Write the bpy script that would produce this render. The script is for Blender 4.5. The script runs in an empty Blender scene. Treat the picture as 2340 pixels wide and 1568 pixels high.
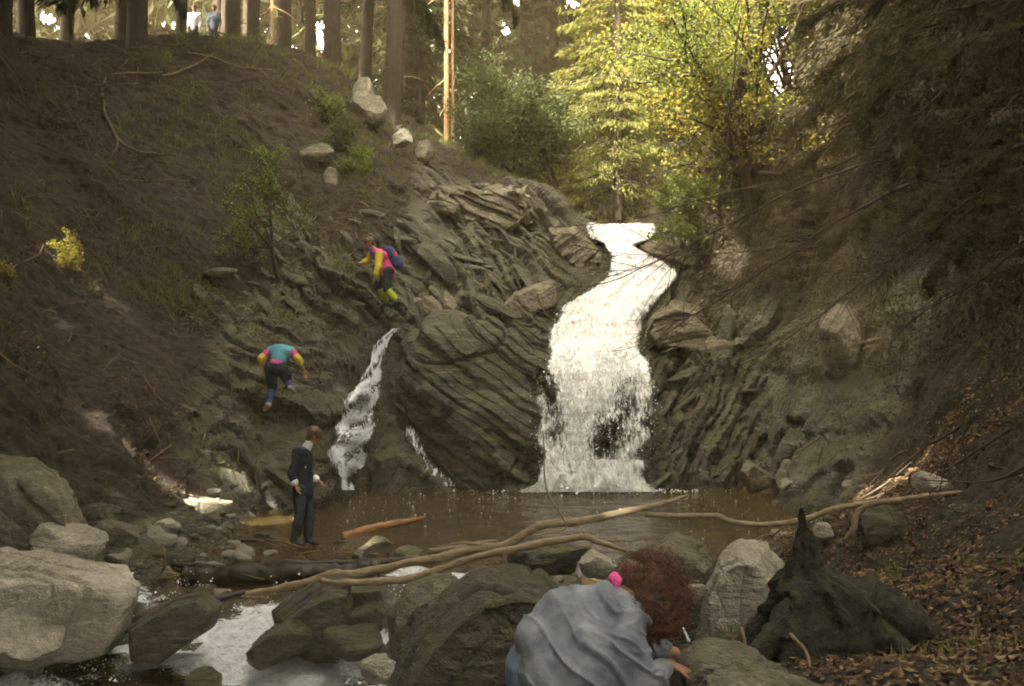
import bpy, math, random
import numpy as np
R = math.radians
C = bpy.context.scene.collection
# ------------------------------------------------------------------ camera
CAM = np.array([0.0, 0.0, 2.4]); PITCH = R(1.9)
cd = bpy.data.cameras.new('camera'); cam = bpy.data.objects.new('camera', cd); C.objects.link(cam)
cam.location = CAM; cam.rotation_euler = (R(90) + PITCH, 0, 0)
cd.lens = 35; cd.sensor_width = 36; cd.clip_start = 0.05; cd.clip_end = 600
bpy.context.scene.camera = cam
# ------------------------------------------------------------------ sky and sun
SUN = np.array([-0.40, -0.50, 0.77]); SUN /= np.linalg.norm(SUN)
el = math.asin(SUN[2]); az = math.atan2(SUN[0], SUN[1])
W = bpy.data.worlds.new('World'); bpy.context.scene.world = W; W.use_nodes = True
nt = W.node_tree; bgn = nt.nodes['Background']
sk = nt.nodes.new('ShaderNodeTexSky'); sk.sky_type = 'NISHITA'; sk.sun_disc = False
sk.sun_elevation = el; sk.sun_rotation = az; sk.dust_density = 3.0; sk.air_density = 1.0
hs = nt.nodes.new('ShaderNodeHueSaturation'); hs.inputs['Saturation'].default_value = 0.25   # pale hazy sky
tn = nt.nodes.new('ShaderNodeMix'); tn.data_type = 'RGBA'; tn.blend_type = 'MULTIPLY'; tn.inputs[0].default_value = 1
tn.inputs[7].default_value = (1.0, 0.90, 0.69, 1)
nt.links.new(sk.outputs[0], hs.inputs['Color']); nt.links.new(hs.outputs[0], tn.inputs[6]); nt.links.new(tn.outputs[2], bgn.inputs[0])
bgn.inputs[1].default_value = 0.15
sl = bpy.data.lights.new('sun', 'SUN'); sl.energy = 2.0; sl.angle = R(0.6); sl.color = (1, 0.90, 0.72)
so = bpy.data.objects.new('sun', sl); C.objects.link(so)
from mathutils import Vector, Matrix
so.rotation_euler = Vector(tuple(SUN)).to_track_quat('Z', 'Y').to_euler()
vs = bpy.context.scene.view_settings
vs.view_transform = 'Standard'; vs.look = 'None'; vs.gamma = 1; vs.exposure = 4.5; vs.use_curve_mapping = False
cy = bpy.context.scene.cycles
cy.max_bounces = 8; cy.diffuse_bounces = 4; cy.transparent_max_bounces = 24; cy.use_denoising = True
cy.filter_width = 1.9; cy.caustics_reflective = False; cy.caustics_refractive = False; cy.sample_clamp_indirect = 6
bpy.context.scene.render.use_persistent_data = False
rng = np.random.default_rng(7); random.seed(7)

# ------------------------------------------------------------------ numpy helpers
F = 2275.0; CX, CY = 1169.5, 784.0
def ray(U, V):
    u = (U - CX) / F; v = (CY - V) / F
    d = np.array([u, math.cos(PITCH) - v * math.sin(PITCH), math.sin(PITCH) + v * math.cos(PITCH)])
    return d / d[1]
def P(U, V, d): return CAM + ray(U, V) * d
def _h(i, j, k, s):
    n = (i.astype(np.int64) * 73856093) ^ (j.astype(np.int64) * 19349663) ^ (k.astype(np.int64) * 83492791) ^ (s * 2654435761 & 0x7fffffff)
    n = n & 0xffffffff
    n = (n ^ (n >> 15)) * 2246822519 & 0xffffffff
    n = (n ^ (n >> 13)) * 3266489917 & 0xffffffff
    n = n ^ (n >> 16)
    return n / 4294967295.0
def vnoise(p, s=0):
    f = np.floor(p); t = p - f; t = t * t * (3 - 2 * t); i, j, k = f[:, 0], f[:, 1], f[:, 2]
    r = 0
    for a in (0, 1):
        wa = t[:, 0] if a else 1 - t[:, 0]
        for b in (0, 1):
            wb = t[:, 1] if b else 1 - t[:, 1]
            for c in (0, 1):
                wc = t[:, 2] if c else 1 - t[:, 2]
                r = r + wa * wb * wc * _h(i + a, j + b, k + c, s)
    return r * 2 - 1
def fbm(p, o=4, s=0, g=0.5):
    r = 0; a = 1; n = 0
    for q in range(o):
        r = r + a * vnoise(p * (2.03 ** q) + q * 7.3, s + q); n += a; a *= g
    return r / n
def sstep(a, b, x):
    t = np.clip((x - a) / (b - a), 0, 1); return t * t * (3 - 2 * t)

def mesh_np(name, v, f, mat=None, parent=None, attrs=None, smooth=True, link=True):
    """v (n,3); f (m,3|4) int array or a list of arrays"""
    me = bpy.data.meshes.new(name); v = np.asarray(v, np.float32)
    fl = f if isinstance(f, list) else [f]
    fl = [np.asarray(q, np.int32) for q in fl if len(q)]
    me.vertices.add(len(v)); me.vertices.foreach_set('co', v.ravel())
    n = sum(q.size for q in fl); me.loops.add(n)
    me.loops.foreach_set('vertex_index', np.concatenate([q.ravel() for q in fl]))
    cnt = np.concatenate([np.full(len(q), q.shape[1]) for q in fl])
    me.polygons.add(len(cnt)); st = np.concatenate([[0], np.cumsum(cnt)[:-1]]).astype(np.int32)
    me.polygons.foreach_set('loop_start', st)
    me.polygons.foreach_set('use_smooth', np.full(len(cnt), smooth))
    me.update(calc_edges=True)
    for k, a in (attrs or {}).items():
        at = me.attributes.new(k, 'FLOAT', 'POINT'); at.data.foreach_set('value', np.asarray(a, np.float32).ravel())
    if mat: me.materials.append(mat)
    if not link: return me
    o = bpy.data.objects.new(name, me); C.objects.link(o)
    if parent: o.parent = parent
    return o
def tag(o, label=None, cat=None, group=None, kind=None):
    if label: o['label'] = label
    if cat: o['category'] = cat
    if group: o['group'] = group
    if kind: o['kind'] = kind
    return o
def empty(name, loc, label=None, cat=None, group=None, rz=0):
    o = bpy.data.objects.new(name, None); C.objects.link(o); o.location = tuple(loc); o.rotation_euler[2] = rz
    return tag(o, label, cat, group)
def child(name, v, f, mat, root, **k):
    """vertices given in world space, parented to a root with only location set"""
    v = np.asarray(v) - np.array(root.location)
    return mesh_np(name, v, f, mat, root, **k)

# ------------------------------------------------------------------ materials
def newmat(name):
    m = bpy.data.materials.new(name); m.use_nodes = True; t = m.node_tree
    return m, t, t.nodes['Principled BSDF']
class NB:
    def __init__(s, t): s.t = t
    def n(s, ty, **k):
        o = s.t.nodes.new('ShaderNode' + ty)
        for a, b in k.items():
            if hasattr(o, a): setattr(o, a, b)
        return o
    def noise(s, scale, detail=5, rough=.6, vec=None, dist=0):
        o = s.n('TexNoise'); o.inputs['Scale'].default_value = scale; o.inputs['Detail'].default_value = detail
        o.inputs['Roughness'].default_value = rough; o.inputs['Distortion'].default_value = dist
        if vec is not None: s.t.links.new(vec, o.inputs['Vector'])
        return o.outputs['Fac']
    def ramp(s, fac, stops):
        o = s.n('ValToRGB'); e = o.color_ramp.elements
        while len(e) > 1: e.remove(e[0])
        e[0].position = stops[0][0]; e[0].color = (*stops[0][1], 1)
        for p_, c_ in stops[1:]:
            q = e.new(p_); q.color = (*c_, 1)
        s.t.links.new(fac, o.inputs[0]); return o.outputs[0]
    def mix(s, fac, a, b, mode='MIX'):
        o = s.n('Mix'); o.data_type = 'RGBA'; o.blend_type = mode
        for i, x in ((0, fac), (6, a), (7, b)):
            if isinstance(x, (int, float)): o.inputs[i].default_value = x
            elif isinstance(x, tuple): o.inputs[i].default_value = (*x, 1)
            else: s.t.links.new(x, o.inputs[i])
        return o.outputs[2]
    def math(s, op, a, b=0, c=None):
        o = s.n('Math'); o.operation = op
        for i, x in ((0, a), (1, b)) + (((2, c),) if c is not None else ()):
            if isinstance(x, (int, float)): o.inputs[i].default_value = x
            else: s.t.links.new(x, o.inputs[i])
        return o.outputs[0]
    def mrange(s, x, a, b, c=0, d=1):
        o = s.n('MapRange'); s.t.links.new(x, o.inputs[0])
        for i, q in enumerate((a, b, c, d)): o.inputs[i + 1].default_value = q
        o.interpolation_type = 'SMOOTHSTEP'
        return o.outputs[0]
    def attr(s, name):
        o = s.n('Attribute'); o.attribute_name = name; return o.outputs['Fac']
    def pos(s, scale=(1, 1, 1), rot=(0, 0, 0), obj=False):
        if obj: g = s.n('TexCoord').outputs['Object']
        else: g = s.n('NewGeometry').outputs['Position']
        m = s.n('Mapping'); s.t.links.new(g, m.inputs[0]); m.inputs['Scale'].default_value = scale; m.inputs['Rotation'].default_value = rot
        return m.outputs[0]
    def bump(s, h, strength=.5, dist=.05, nrm=None):
        o = s.n('Bump'); o.inputs['Strength'].default_value = strength; o.inputs['Distance'].default_value = dist
        s.t.links.new(h, o.inputs['Height'])
        if nrm is not None: s.t.links.new(nrm, o.inputs['Normal'])
        return o.outputs[0]
    def to(s, out, inp): s.t.links.new(out, inp)

def rock_mat(name, dark, mid, light, moss=0.25, gloss=.55, bands=(9, 9, 30), rot=(0, .7, 0), wetattr=False, scale=1.0):
    m, t, b = newmat(name); q = NB(t)
    v = q.pos(obj=not wetattr); vb = q.pos(scale=tuple(k * .12 for k in bands), rot=rot, obj=not wetattr)
    n1 = q.noise(1.6 * scale, 7, .65, v); n2 = q.noise(1.4, 6, .7, vb, .6); n3 = q.noise(14 * scale, 6, .7, v); n4 = q.noise(60 * scale, 3, .7, v)
    f = q.math('ADD', q.math('MULTIPLY', n1, .45), q.math('MULTIPLY', n2, .55))
    f = q.math('ADD', q.math('MULTIPLY', f, .72), q.math('MULTIPLY', n3, .28))
    col = q.ramp(f, [(.32, dark), (.5, mid), (.64, light)])
    # thin pale mineral veins and lichen specks
    vein = q.mrange(q.noise(3.2, 4, .6, vb, 1.0), .57, .66)
    col = q.mix(q.math('MULTIPLY', vein, .35), col, tuple(min(1, c * 1.55) for c in light))
    lich = q.mrange(n4, .60, .70)
    col = q.mix(q.math('MULTIPLY', lich, .35), col, tuple(min(1, c * 1.5) for c in light))
    geo = q.n('NewGeometry'); sx = q.n('SeparateXYZ'); q.to(geo.outputs['Normal'], sx.inputs[0])
    up = q.mrange(sx.outputs[2], .15, .75)
    mo = q.math('MULTIPLY', q.mrange(q.noise(2.6 * scale, 6, .7, v), .5 - .25 * moss, .62), up)
    mo = q.math('MULTIPLY', mo, min(1, moss * 2))
    if wetattr: mo = q.math('MAXIMUM', mo, q.attr('moss'))
    col = q.mix(q.math('MULTIPLY', mo, .8), col, q.mix(n4, (.028, .04, .008), (.10, .10, .02)))
    rough = q.mrange(n3, .3, .7, gloss + .2, gloss - .1)
    if wetattr:
        wet = q.attr('wet'); soil = q.attr('soil')
        so1 = q.ramp(q.noise(9, 8, .75, v), [(.3, (.007, .005, .003)), (.5, (.018, .012, .007)), (.64, (.042, .029, .017)), (.78, (.10, .072, .044))])  # soil, its colour lowered to stand for shade on the banks
        so1 = q.mix(q.mrange(q.noise(1.1, 5, .7, v), .54, .64, 0, .5), so1, q.ramp(n3, [(.35, (.015, .02, .006)), (.6, (.055, .07, .02))]))
        brk = q.mrange(q.math('ADD', soil, q.math('MULTIPLY', q.math('SUBTRACT', n3, .5), .7)), .35, .65)
        col = q.mix(brk, col, so1)
        col = q.mix(q.math('MULTIPLY', wet, .5), col, (.018, .017, .012))
        rough = q.math('SUBTRACT', q.math('ADD', rough, q.math('MULTIPLY', brk, .3)), q.math('MULTIPLY', wet, .38))
    q.to(col, b.inputs['Base Color']); q.to(rough, b.inputs['Roughness']); b.inputs['Specular IOR Level'].default_value = .4
    h = q.math('ADD', q.math('MULTIPLY', n2, .8), q.math('ADD', q.math('MULTIPLY', n3, .35), q.math('MULTIPLY', n4, .12)))
    q.to(q.bump(h, 1.0, .20 / scale), b.inputs['Normal'])
    return m
M = {}
M['ground'] = rock_mat('ground_rock_soil', (.012, .0105, .0075), (.046, .042, .033), (.19, .18, .15), .45, .55, wetattr=True, rot=(0, .75, .2))
M['pale_rock'] = rock_mat('pale_boulder', (.10, .092, .07), (.36, .335, .275), (.60, .565, .49), .12, .6, bands=(6, 6, 18))
M['rock'] = rock_mat('grey_boulder', (.035, .031, .022), (.15, .135, .10), (.34, .31, .24), .45, .6, bands=(6, 6, 20))
M['dark_rock'] = rock_mat('dark_wet_rock', (.022, .019, .013), (.065, .057, .042), (.14, .125, .10), .4, .35, bands=(6, 6, 20))
M['lit_rock'] = rock_mat('sunlit_rock', (.14, .125, .09), (.28, .25, .19), (.44, .40, .32), .12, .6, bands=(4, 4, 18))  # lighter, warmer rock: sunlight put into the stone colour
def simple(name, c0, c1, sc=20, rough=.8, stretch=(1, 1, 1), bump=.4, trans=0, spec=.3, bd=.01):
    m, t, b = newmat(name); q = NB(t)
    n = q.noise(sc, 5, .7, q.pos(scale=stretch, obj=True))
    q.to(q.ramp(n, [(.33, c0), (.66, c1)]), b.inputs['Base Color']); b.inputs['Roughness'].default_value = rough
    b.inputs['Specular IOR Level'].default_value = spec
    if bump: q.to(q.bump(n, bump, bd), b.inputs['Normal'])
    if trans:
        tr = q.n('BsdfTranslucent'); mx = q.n('MixShader'); mx.inputs[0].default_value = trans
        q.to(q.ramp(n, [(.33, tuple(min(1, x * 1.2) for x in c0)), (.66, tuple(min(1, x * 1.3) for x in c1))]), tr.inputs[0])
        q.to(b.outputs[0], mx.inputs[1]); q.to(tr.outputs[0], mx.inputs[2]); q.to(mx.outputs[0], t.nodes['Material Output'].inputs[0])
    return m
# ------------------------------------------------------------------ terrain: smooth height through surveyed points
cp = []
def c(U, V, d): cp.append(P(U, V, d))
def w(x, y, z): cp.append(np.array([x, y, z], float))
# cliff foot along the pool and the falls
for a in [(800,1118,21.0),(950,1116,21.0),(1100,1116,21.0),(1230,1116,21.1),(1350,1116,21.3),(1470,1114,21.3),(1600,1112,21.2),(1740,1112,21.0),
          (1300,1000,21.7),(1420,1000,21.8),(1300,880,22.4),(1450,880,22.4),(1300,800,22.9),(1420,790,23.0),(1370,720,23.7),(1440,640,24.6),(1430,570,25.4),(1420,518,26.2),
          (1215,930,21.9),(1250,760,22.6),(1100,900,21.6),(1000,760,22.1),(930,745,22.0),(900,900,21.4),(860,1000,21.2),(1100,1010,21.3),(1230,735,22.9),
          (830,900,21.3),(880,770,21.9),(790,1000,20.7),(760,980,20.4),
          (1080,700,23.3),(1200,660,24.0),(960,690,22.8),(900,700,21.8),(1270,690,24.0),(1200,590,25.0),(1330,600,25.2),(1320,520,26.2),(1100,580,25.0),(1000,560,25.0),
          (1230,500,26.6),(1220,430,27.4),(1100,410,27.5),(1000,405,27.2),(950,480,26.0),(1150,480,26.6),
          (1500,600,25.0),(1560,520,26.5),(1480,520,26.3),(1520,700,23.8),(1600,620,24.6),(1500,800,23.0),(1560,760,23.2),(1620,850,22.3),(1560,950,21.9),(1650,1000,21.5),(1750,1000,20.9),(1720,860,21.8),(1700,700,23.2),
          # left wall
          (700,960,19.2),(630,935,18.6),(700,800,20.3),(620,780,19.8),(640,700,21.0),(780,700,21.3),(880,600,22.6),(800,600,22.3),(700,550,22.8),(850,480,24.0),(900,420,25.5),(960,360,27.5),
          (750,400,25.0),(650,450,23.8),(500,500,22.3),(400,600,20.6),(500,700,19.6),(500,850,18.3),(400,950,16.6),(560,1000,18.0),(650,1060,18.8),(400,1030,16.2),(520,1080,17.6),
          (300,700,18.4),(200,600,18.0),(0,600,15.6),(100,750,15.6),(0,900,13.4),(200,900,15.0),(0,1040,12.6),(200,1020,14.2),(320,1080,15.0),(0,400,17.8),(0,250,20.0),(200,400,20.0),(400,400,22.3),
          (600,300,25.0),(450,200,25.0),(250,200,23.5),(100,150,22.8),(0,110,22.5),(200,115,24.6),(350,105,25.5),(500,110,26.4),(650,130,27.5),(720,180,28.0),(820,250,28.0),(880,320,28.0),(700,300,26.0),(780,190,29.0),
          # right wall
          (1800,1110,19.6),(1850,1000,18.8),(1800,850,20.4),(1900,700,19.8),(1800,600,22.4),(1700,500,25.2),(1650,420,27.0),(2000,1000,16.8),(1950,1110,16.4),(2000,1130,14.2),(2050,900,16.6),(2050,700,18.2),(2200,800,14.6),
          (2200,1000,12.0),(2100,1100,12.4),(2339,900,10.2),(2339,600,13.8),(2339,300,16.8),(2339,0,20.2),(2150,400,19.6),(2000,500,21.0),(1900,350,24.8),(2100,100,23.6),(1965,100,28.5),(1830,230,29),(2200,600,16.4),(1780,250,29.5),
          # shores, right bank, camera side
          (300,1200,13.6),(180,1190,12.8),(420,1170,15.0),(500,1150,16.6),(560,1118,18.0),(350,1260,12.9),
          (2339,1300,6.1),(2200,1250,7.6),(2100,1350,6.6),(2339,1568,4.2),(2000,1500,5.3),(1900,1350,7.2),(1850,1500,5.3),(1700,1568,4.5),(2000,1220,9.6),(2200,1120,9.6),(2339,1100,8.2),(1900,1230,10.4),(1830,1200,13.2)]: c(*a)
# pool bed
for x, y, z in [(-4.4,17.5,-.12),(-3,19.5,-.35),(0,19.8,-.9),(2,19.6,-1.1),(4.5,19,-.5),(-3.2,16,-.25),(0,16.5,-.5),(3,16.5,-.5),(5.2,17,-.12),(-4.6,15.6,-.04),(-2.9,14.3,-.07),(-.8,14.3,-.2),(1.5,14.5,-.25),
          (3.5,14.2,-.12),(-4.2,13.4,.02),(-2.8,12.9,-.06),(-1.2,12.7,-.10),(.8,12.8,-.12),(2.8,12.8,-.06),(-4.2,12.4,-.02),(4.6,14.8,-.04),(5.5,15.5,.12),
          # the stream below the dam: steps down to the left
          (-3.8,11.6,-.16),(-2.4,11.6,-.14),(-1.2,11.5,-.15),(.3,11.6,-.02),(2.2,11.5,.05),(-3.9,10.6,-.50),(-2.6,10.7,-.46),(-1.5,10.7,-.36),(-.3,10.6,-.25),
          (-5.2,11.0,.1),(-6.2,12,.7),(-4.4,9.6,-.72),(-2.8,9.4,-.74),(-1.2,9.4,-.66),(-5.6,9.4,-.3),(-7.0,9.5,.9),(-4.2,7.5,-.95),(-2.2,7.5,-.9),(-6.5,7,.6),(-.6,8.2,-.35),
          (.6,9.6,.0),(2.2,9.6,.15),(.8,7.5,.1),(2.4,7.6,.25),(-.4,6,.1),(.9,4.6,.45),(-.6,4.0,.45),(.6,3,.6),(0,1.5,.8),(0,0,.9),(2,2,.95),(3.5,3,1.5),(0,-3,1.0),(-2.2,4.5,-.5),(-2.5,1.5,.1),(-4.2,4,-.9),(-4.2,0,-.7),(-4.2,-4,-.6),(3,-3,1.6),
          # outside the frame: banks and plateaus
          (-9,6,3.5),(-9,0,3.5),(-9.5,10,5.0),(-10.5,14,7.5),(-14,8,8),(-14,0,8),(-14,16,10.5),(-12,21,11.5),(-20,10,10.5),(-20,22,12.5),(-20,0,10),(-9,-5,3),
          (7,5,3.6),(8,9,5.0),(10,5,6.2),(6,0,3.2),(11,10,7.5),(14,0,8.5),(14,14,11),(16,20,14),(14,26,14.5),(20,8,14),(12,-5,7),
          # above the falls: creek, then the rising wood
          (2.9,28,6.35),(3.2,32,6.5),(3.6,37,6.9),(-1,31,9.2),(2,34,7.8),(1,40,9.8),(5,32,8.0),(7,31,10.5),(6,38,9.3),(10,34,10.6),(-6,30,12),(-8,36,13.5),(0,50,13),(8,50,13.5),(-12,30,11.4),(-10.6,34,13.5),(-14,34,13.4),(-15,45,15),(18,45,17),(0,70,16),(-25,60,17),(25,60,18),(-30,35,14.5),(30,30,19),(-30,5,12),(30,5,17),(-30,-10,11),(25,-10,15)]: w(x, y, z)
cp = np.array(cp)
def _mq(r2): return np.sqrt(r2 + 0.25)
_d2 = ((cp[:, None, :2] - cp[None, :, :2]) ** 2).sum(-1)
_n = len(cp); _A = np.zeros((_n + 3, _n + 3)); _A[:_n, :_n] = _mq(_d2) - np.eye(_n) * .06
_A[:_n, _n] = 1; _A[:_n, _n + 1:] = cp[:, :2]; _A[_n:, :_n] = _A[:_n, _n:].T
_b = np.zeros(_n + 3); _b[:_n] = cp[:, 2]
_w = np.linalg.solve(_A, _b)
def H(x, y):
    x = np.atleast_1d(np.asarray(x, float)); y = np.atleast_1d(np.asarray(y, float)); sh = x.shape
    x = x.ravel(); y = y.ravel(); out = np.empty(len(x))
    for i in range(0, len(x), 40000):
        a, b_ = x[i:i + 40000], y[i:i + 40000]
        r2 = (a[:, None] - cp[None, :, 0]) ** 2 + (b_[:, None] - cp[None, :, 1]) ** 2
        out[i:i + 40000] = _mq(r2) @ _w[:_n] + _w[_n] + _w[_n + 1] * a + _w[_n + 2] * b_
    return out.reshape(sh)
def Hs(x, y): return float(H(x, y)[0])
def hit(U, V, lo=3.0, hi=60.0, lift=0.0):
    """where a line of sight meets the terrain"""
    r = ray(U, V); t = np.arange(lo, hi, .03); p = CAM + t[:, None] * r
    below = p[:, 2] < H(p[:, 0], p[:, 1]) + lift
    k = int(np.argmax(below)) if below.any() else len(t) - 1
    return p[k]
def spaced(lo, hi, segs):
    """segs: [(start, step)] piecewise steps, blended"""
    out = [lo]
    while out[-1] < hi:
        s = np.interp(out[-1], [a for a, _ in segs], [b for _, b in segs]); out.append(out[-1] + s)
    return np.array(out)
gx = spaced(-34, 34, [(-34, .8), (-12, .12), (-8, .055), (-2, .045), (5.5, .045), (8, .07), (12, .14), (34, .9)])
gy = spaced(-12, 78, [(-12, .7), (0, .2), (4, .08), (12, .06), (16, .055), (19, .045), (20, .032), (24.5, .032), (27, .05), (30, .10), (40, .5), (78, 1.6)])
nx, ny = len(gx), len(gy)
X, Y = np.meshgrid(gx, gy); X = X.ravel(); Y = Y.ravel()
Z = H(X, Y)
def masks(x, y, z, slope):
    """soil, moss, wet fractions (0..1)"""
    p = np.stack([x, y, z], 1); n = fbm(p * .45, 4, 11); n2 = fbm(p * 1.3, 3, 15)
    cliff = sstep(-6.6, -4.4, x + n) * (1 - sstep(3.9, 4.8, x + n * .7)) * sstep(16.5, 18.5, y) * (1 - sstep(27.2, 28.6, y + n))
    cliff = cliff * (1 - .85 * sstep(5.2, 6.6, z + n * .8) * (1 - sstep(-1.6, -.4, x)))
    leftr = sstep(-7.5, -5.2, x + n * 1.5) * sstep(14.5, 17.5, y) * (1 - sstep(3.2, 5.5, z + n * 1.5))
    rightr = .7 * (1 - sstep(4.2, 5.4, x + n)) * sstep(15.5, 17.5, y) * (1 - sstep(27, 29, y))
    bed = (1 - sstep(.25, .6, z)) * (y < 22)
    upl = .45 * sstep(.25, .5, n2) * (y < 30) * (x > 0)
    rock = np.clip(np.maximum.reduce([cliff, leftr * .9, rightr * .85, bed, upl]), 0, 1)
    rock = rock * (1 - .9 * sstep(4.2, 5.6, z + n) * (1 - sstep(-3.6, -2.2, x + n * .5))) * (1 - .8 * (1 - sstep(-6.2, -5.0, x)) * (z > 1.2))  # soil spread over the left hillside, partly to darken it as shade
    soil = 1 - rock
    # flat ledges in the rock gather soil
    soil = np.clip(soil + .35 * rock * (1 - sstep(.35, .8, slope)) * (z > 3), 0, 1)
    falls = np.exp(-(((x - np.interp(z, [0, 2, 3.5, 5, 6.3], [1.65, 1.75, 1.9, 2.6, 2.9])) / 1.5) ** 2)) * (y > 19)
    small = np.exp(-(((x + 3.5 - .25 * z) / .8) ** 2)) * (y > 18) * (z < 4)
    wet = np.clip(np.maximum.reduce([falls, small * .9, 1 - sstep(.05, .35, z)]), 0, 1) * (y < 30)
    moss = .75 * sstep(.1, .55, n2) * np.exp(-((x + .3) / 2.2) ** 2) * (z > 2.2) * (z < 4.6) * (y > 21) * (y < 24)
    return soil, moss, wet
dz_dy, dz_dx = np.gradient(Z.reshape(ny, nx), gy, gx)
slope = np.hypot(dz_dx, dz_dy).ravel()
soil, moss, wet = masks(X, Y, Z, slope)
nrm = np.stack([-dz_dx.ravel(), -dz_dy.ravel(), np.ones(nx * ny)], 1); nrm /= np.linalg.norm(nrm, axis=1)[:, None]
Pp = np.stack([X, Y, Z], 1)
def strata(p, nd, sd, periods, amps, seed, crisp=.12):
    nd = np.array(nd, float); nd /= np.linalg.norm(nd); sd = np.array(sd, float); sd /= np.linalg.norm(sd)
    out = 0; base = fbm(p * .5, 3, seed) * .30 + fbm(p * 2.2, 3, seed + 5) * .035
    for i, (per, am) in enumerate(zip(periods, amps)):
        t = (p @ nd + base) / per; k = np.floor(t); f = t - k
        def blk(k_):
            L = per * (2.2 + 3 * _h(k_, k_ * 0, k_ * 0, seed + i))
            s = (p @ sd + base * .6 + _h(k_, k_ + 3, k_ * 0, seed + 9) * 9) / L; k2 = np.floor(s); g = s - k2
            v0 = _h(k_, k2, k_ * 0, seed + 20 + i); v1 = _h(k_, k2 + 1, k_ * 0, seed + 20 + i)
            return v0 + (v1 - v0) * sstep(1 - .16, 1, g)
        a0 = blk(k); a1 = blk(k + 1)
        prof = a0 + (a1 - a0) * sstep(1 - crisp, 1, f)
        out = out + am * (prof * 1.5 + .5 * (1 - f) - 1 - .35 * np.exp(-((np.minimum(f, 1 - f)) / .05) ** 2))
    return out
core = (np.abs(X) < 12) & (Y > 4) & (Y < 36)
D = np.zeros(nx * ny); pc = Pp[core]
rk = 1 - soil[core]
sl_ = strata(pc, (.62, -.25, .74), (.74, .1, -.62), (1.15, .42, .16), (.36, .24, .12), 31, .06)
sr_ = strata(pc, (-.80, -.15, .55), (.5, .3, .8), (1.0, .36, .14), (.30, .22, .12), 57, .06)
bl = sstep(1.2, 2.4, pc[:, 0])
st = sl_ * (1 - bl) + sr_ * bl
steep = sstep(.25, .9, slope[core])
bedz = 1 - sstep(.1, .5, pc[:, 2])
dd = rk * st * (.35 + .65 * steep) * (1 - .85 * bedz * (1 - steep)) + rk * .10 * fbm(pc * 2.6, 4, 3)
so_ = soil[core]
dd += so_ * (.36 * fbm(pc * np.array([.9, .9, .9]), 5, 77) + .13 * fbm(pc * 4.0, 4, 78) + .26 * np.maximum(0, st) * sstep(.3, .7, fbm(pc * .6, 3, 80) + .5))
near = np.exp(-((pc[:, 1] - 4) / 5) ** 2)
dd *= 1 - .6 * near
dd *= 1 - .62 * np.exp(-(((pc[:, 0] - np.interp(pc[:, 2], [0, 2, 3.5, 5, 6.3], [1.65, 1.75, 1.9, 2.6, 2.9])) / 1.35) ** 4)) * (pc[:, 1] > 19)
dd *= 1 - .7 * np.exp(-(((pc[:, 0] + 3.45 - .22 * pc[:, 2]) / .55) ** 4)) * (pc[:, 1] > 19) * (pc[:, 2] < 3.6)
D[core] = dd
fade = (1 - sstep(10, 12, np.abs(X))) * sstep(4, 5, Y) * (1 - sstep(33, 36, Y))
far = .35 * fbm(Pp * .5, 4, 91)
D = D * fade + far * (1 - fade)
nn = nrm.copy(); nn[:, 2] *= .55; nn /= np.linalg.norm(nn, axis=1)[:, None]
Q = Pp + nn * D[:, None]
idx = np.arange(nx * ny).reshape(ny, nx)
faces = np.stack([idx[:-1, :-1], idx[:-1, 1:], idx[1:, 1:], idx[1:, :-1]], -1).reshape(-1, 4)
fc = Pp[faces].mean(1)
def sub(name, sel):
    f = faces[sel]; u, inv = np.unique(f, return_inverse=True)
    o = mesh_np(name, Q[u], inv.reshape(-1, 4), M['ground'], attrs={'soil': soil[u], 'moss': moss[u], 'wet': wet[u]}, smooth=name in ('ground', 'stream_bed'))
    return tag(o, kind='structure')
fx, fy, fz = fc[:, 0], fc[:, 1], fc[:, 2]
inbed = (fz < .35) & (fy < 21.6) & (fx > -8) & (fx < 8) & (fy > 3.8)
cl = (fy > 17.0) & (fy < 28.5) & (fx > -5.2) & (fx < 6.0) & ~inbed & (fz < 9.5)
lf = (fx < -2.5) & ~inbed & ~cl & (fy < 30)
rt = (fx > 2.8) & ~inbed & ~cl & (fy < 30)
sub('stream_bed', inbed); sub('rock_cliff', cl); sub('hillside_left', lf); sub('hillside_right', rt)
sub('ground', ~(inbed | cl | lf | rt))
QG = Q.reshape(ny, nx, 3)
def surf(x, y):
    """displaced surface point and normal near x, y"""
    x = np.atleast_1d(x); y = np.atleast_1d(y)
    i = np.clip(np.searchsorted(gy, y), 1, ny - 2); j = np.clip(np.searchsorted(gx, x), 1, nx - 2)
    p = QG[i, j]; a = QG[i, j + 1] - QG[i, j - 1]; b_ = QG[i + 1, j] - QG[i - 1, j]
    n = np.cross(a, b_); n /= np.linalg.norm(n, axis=1)[:, None] + 1e-9
    return p, n
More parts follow.
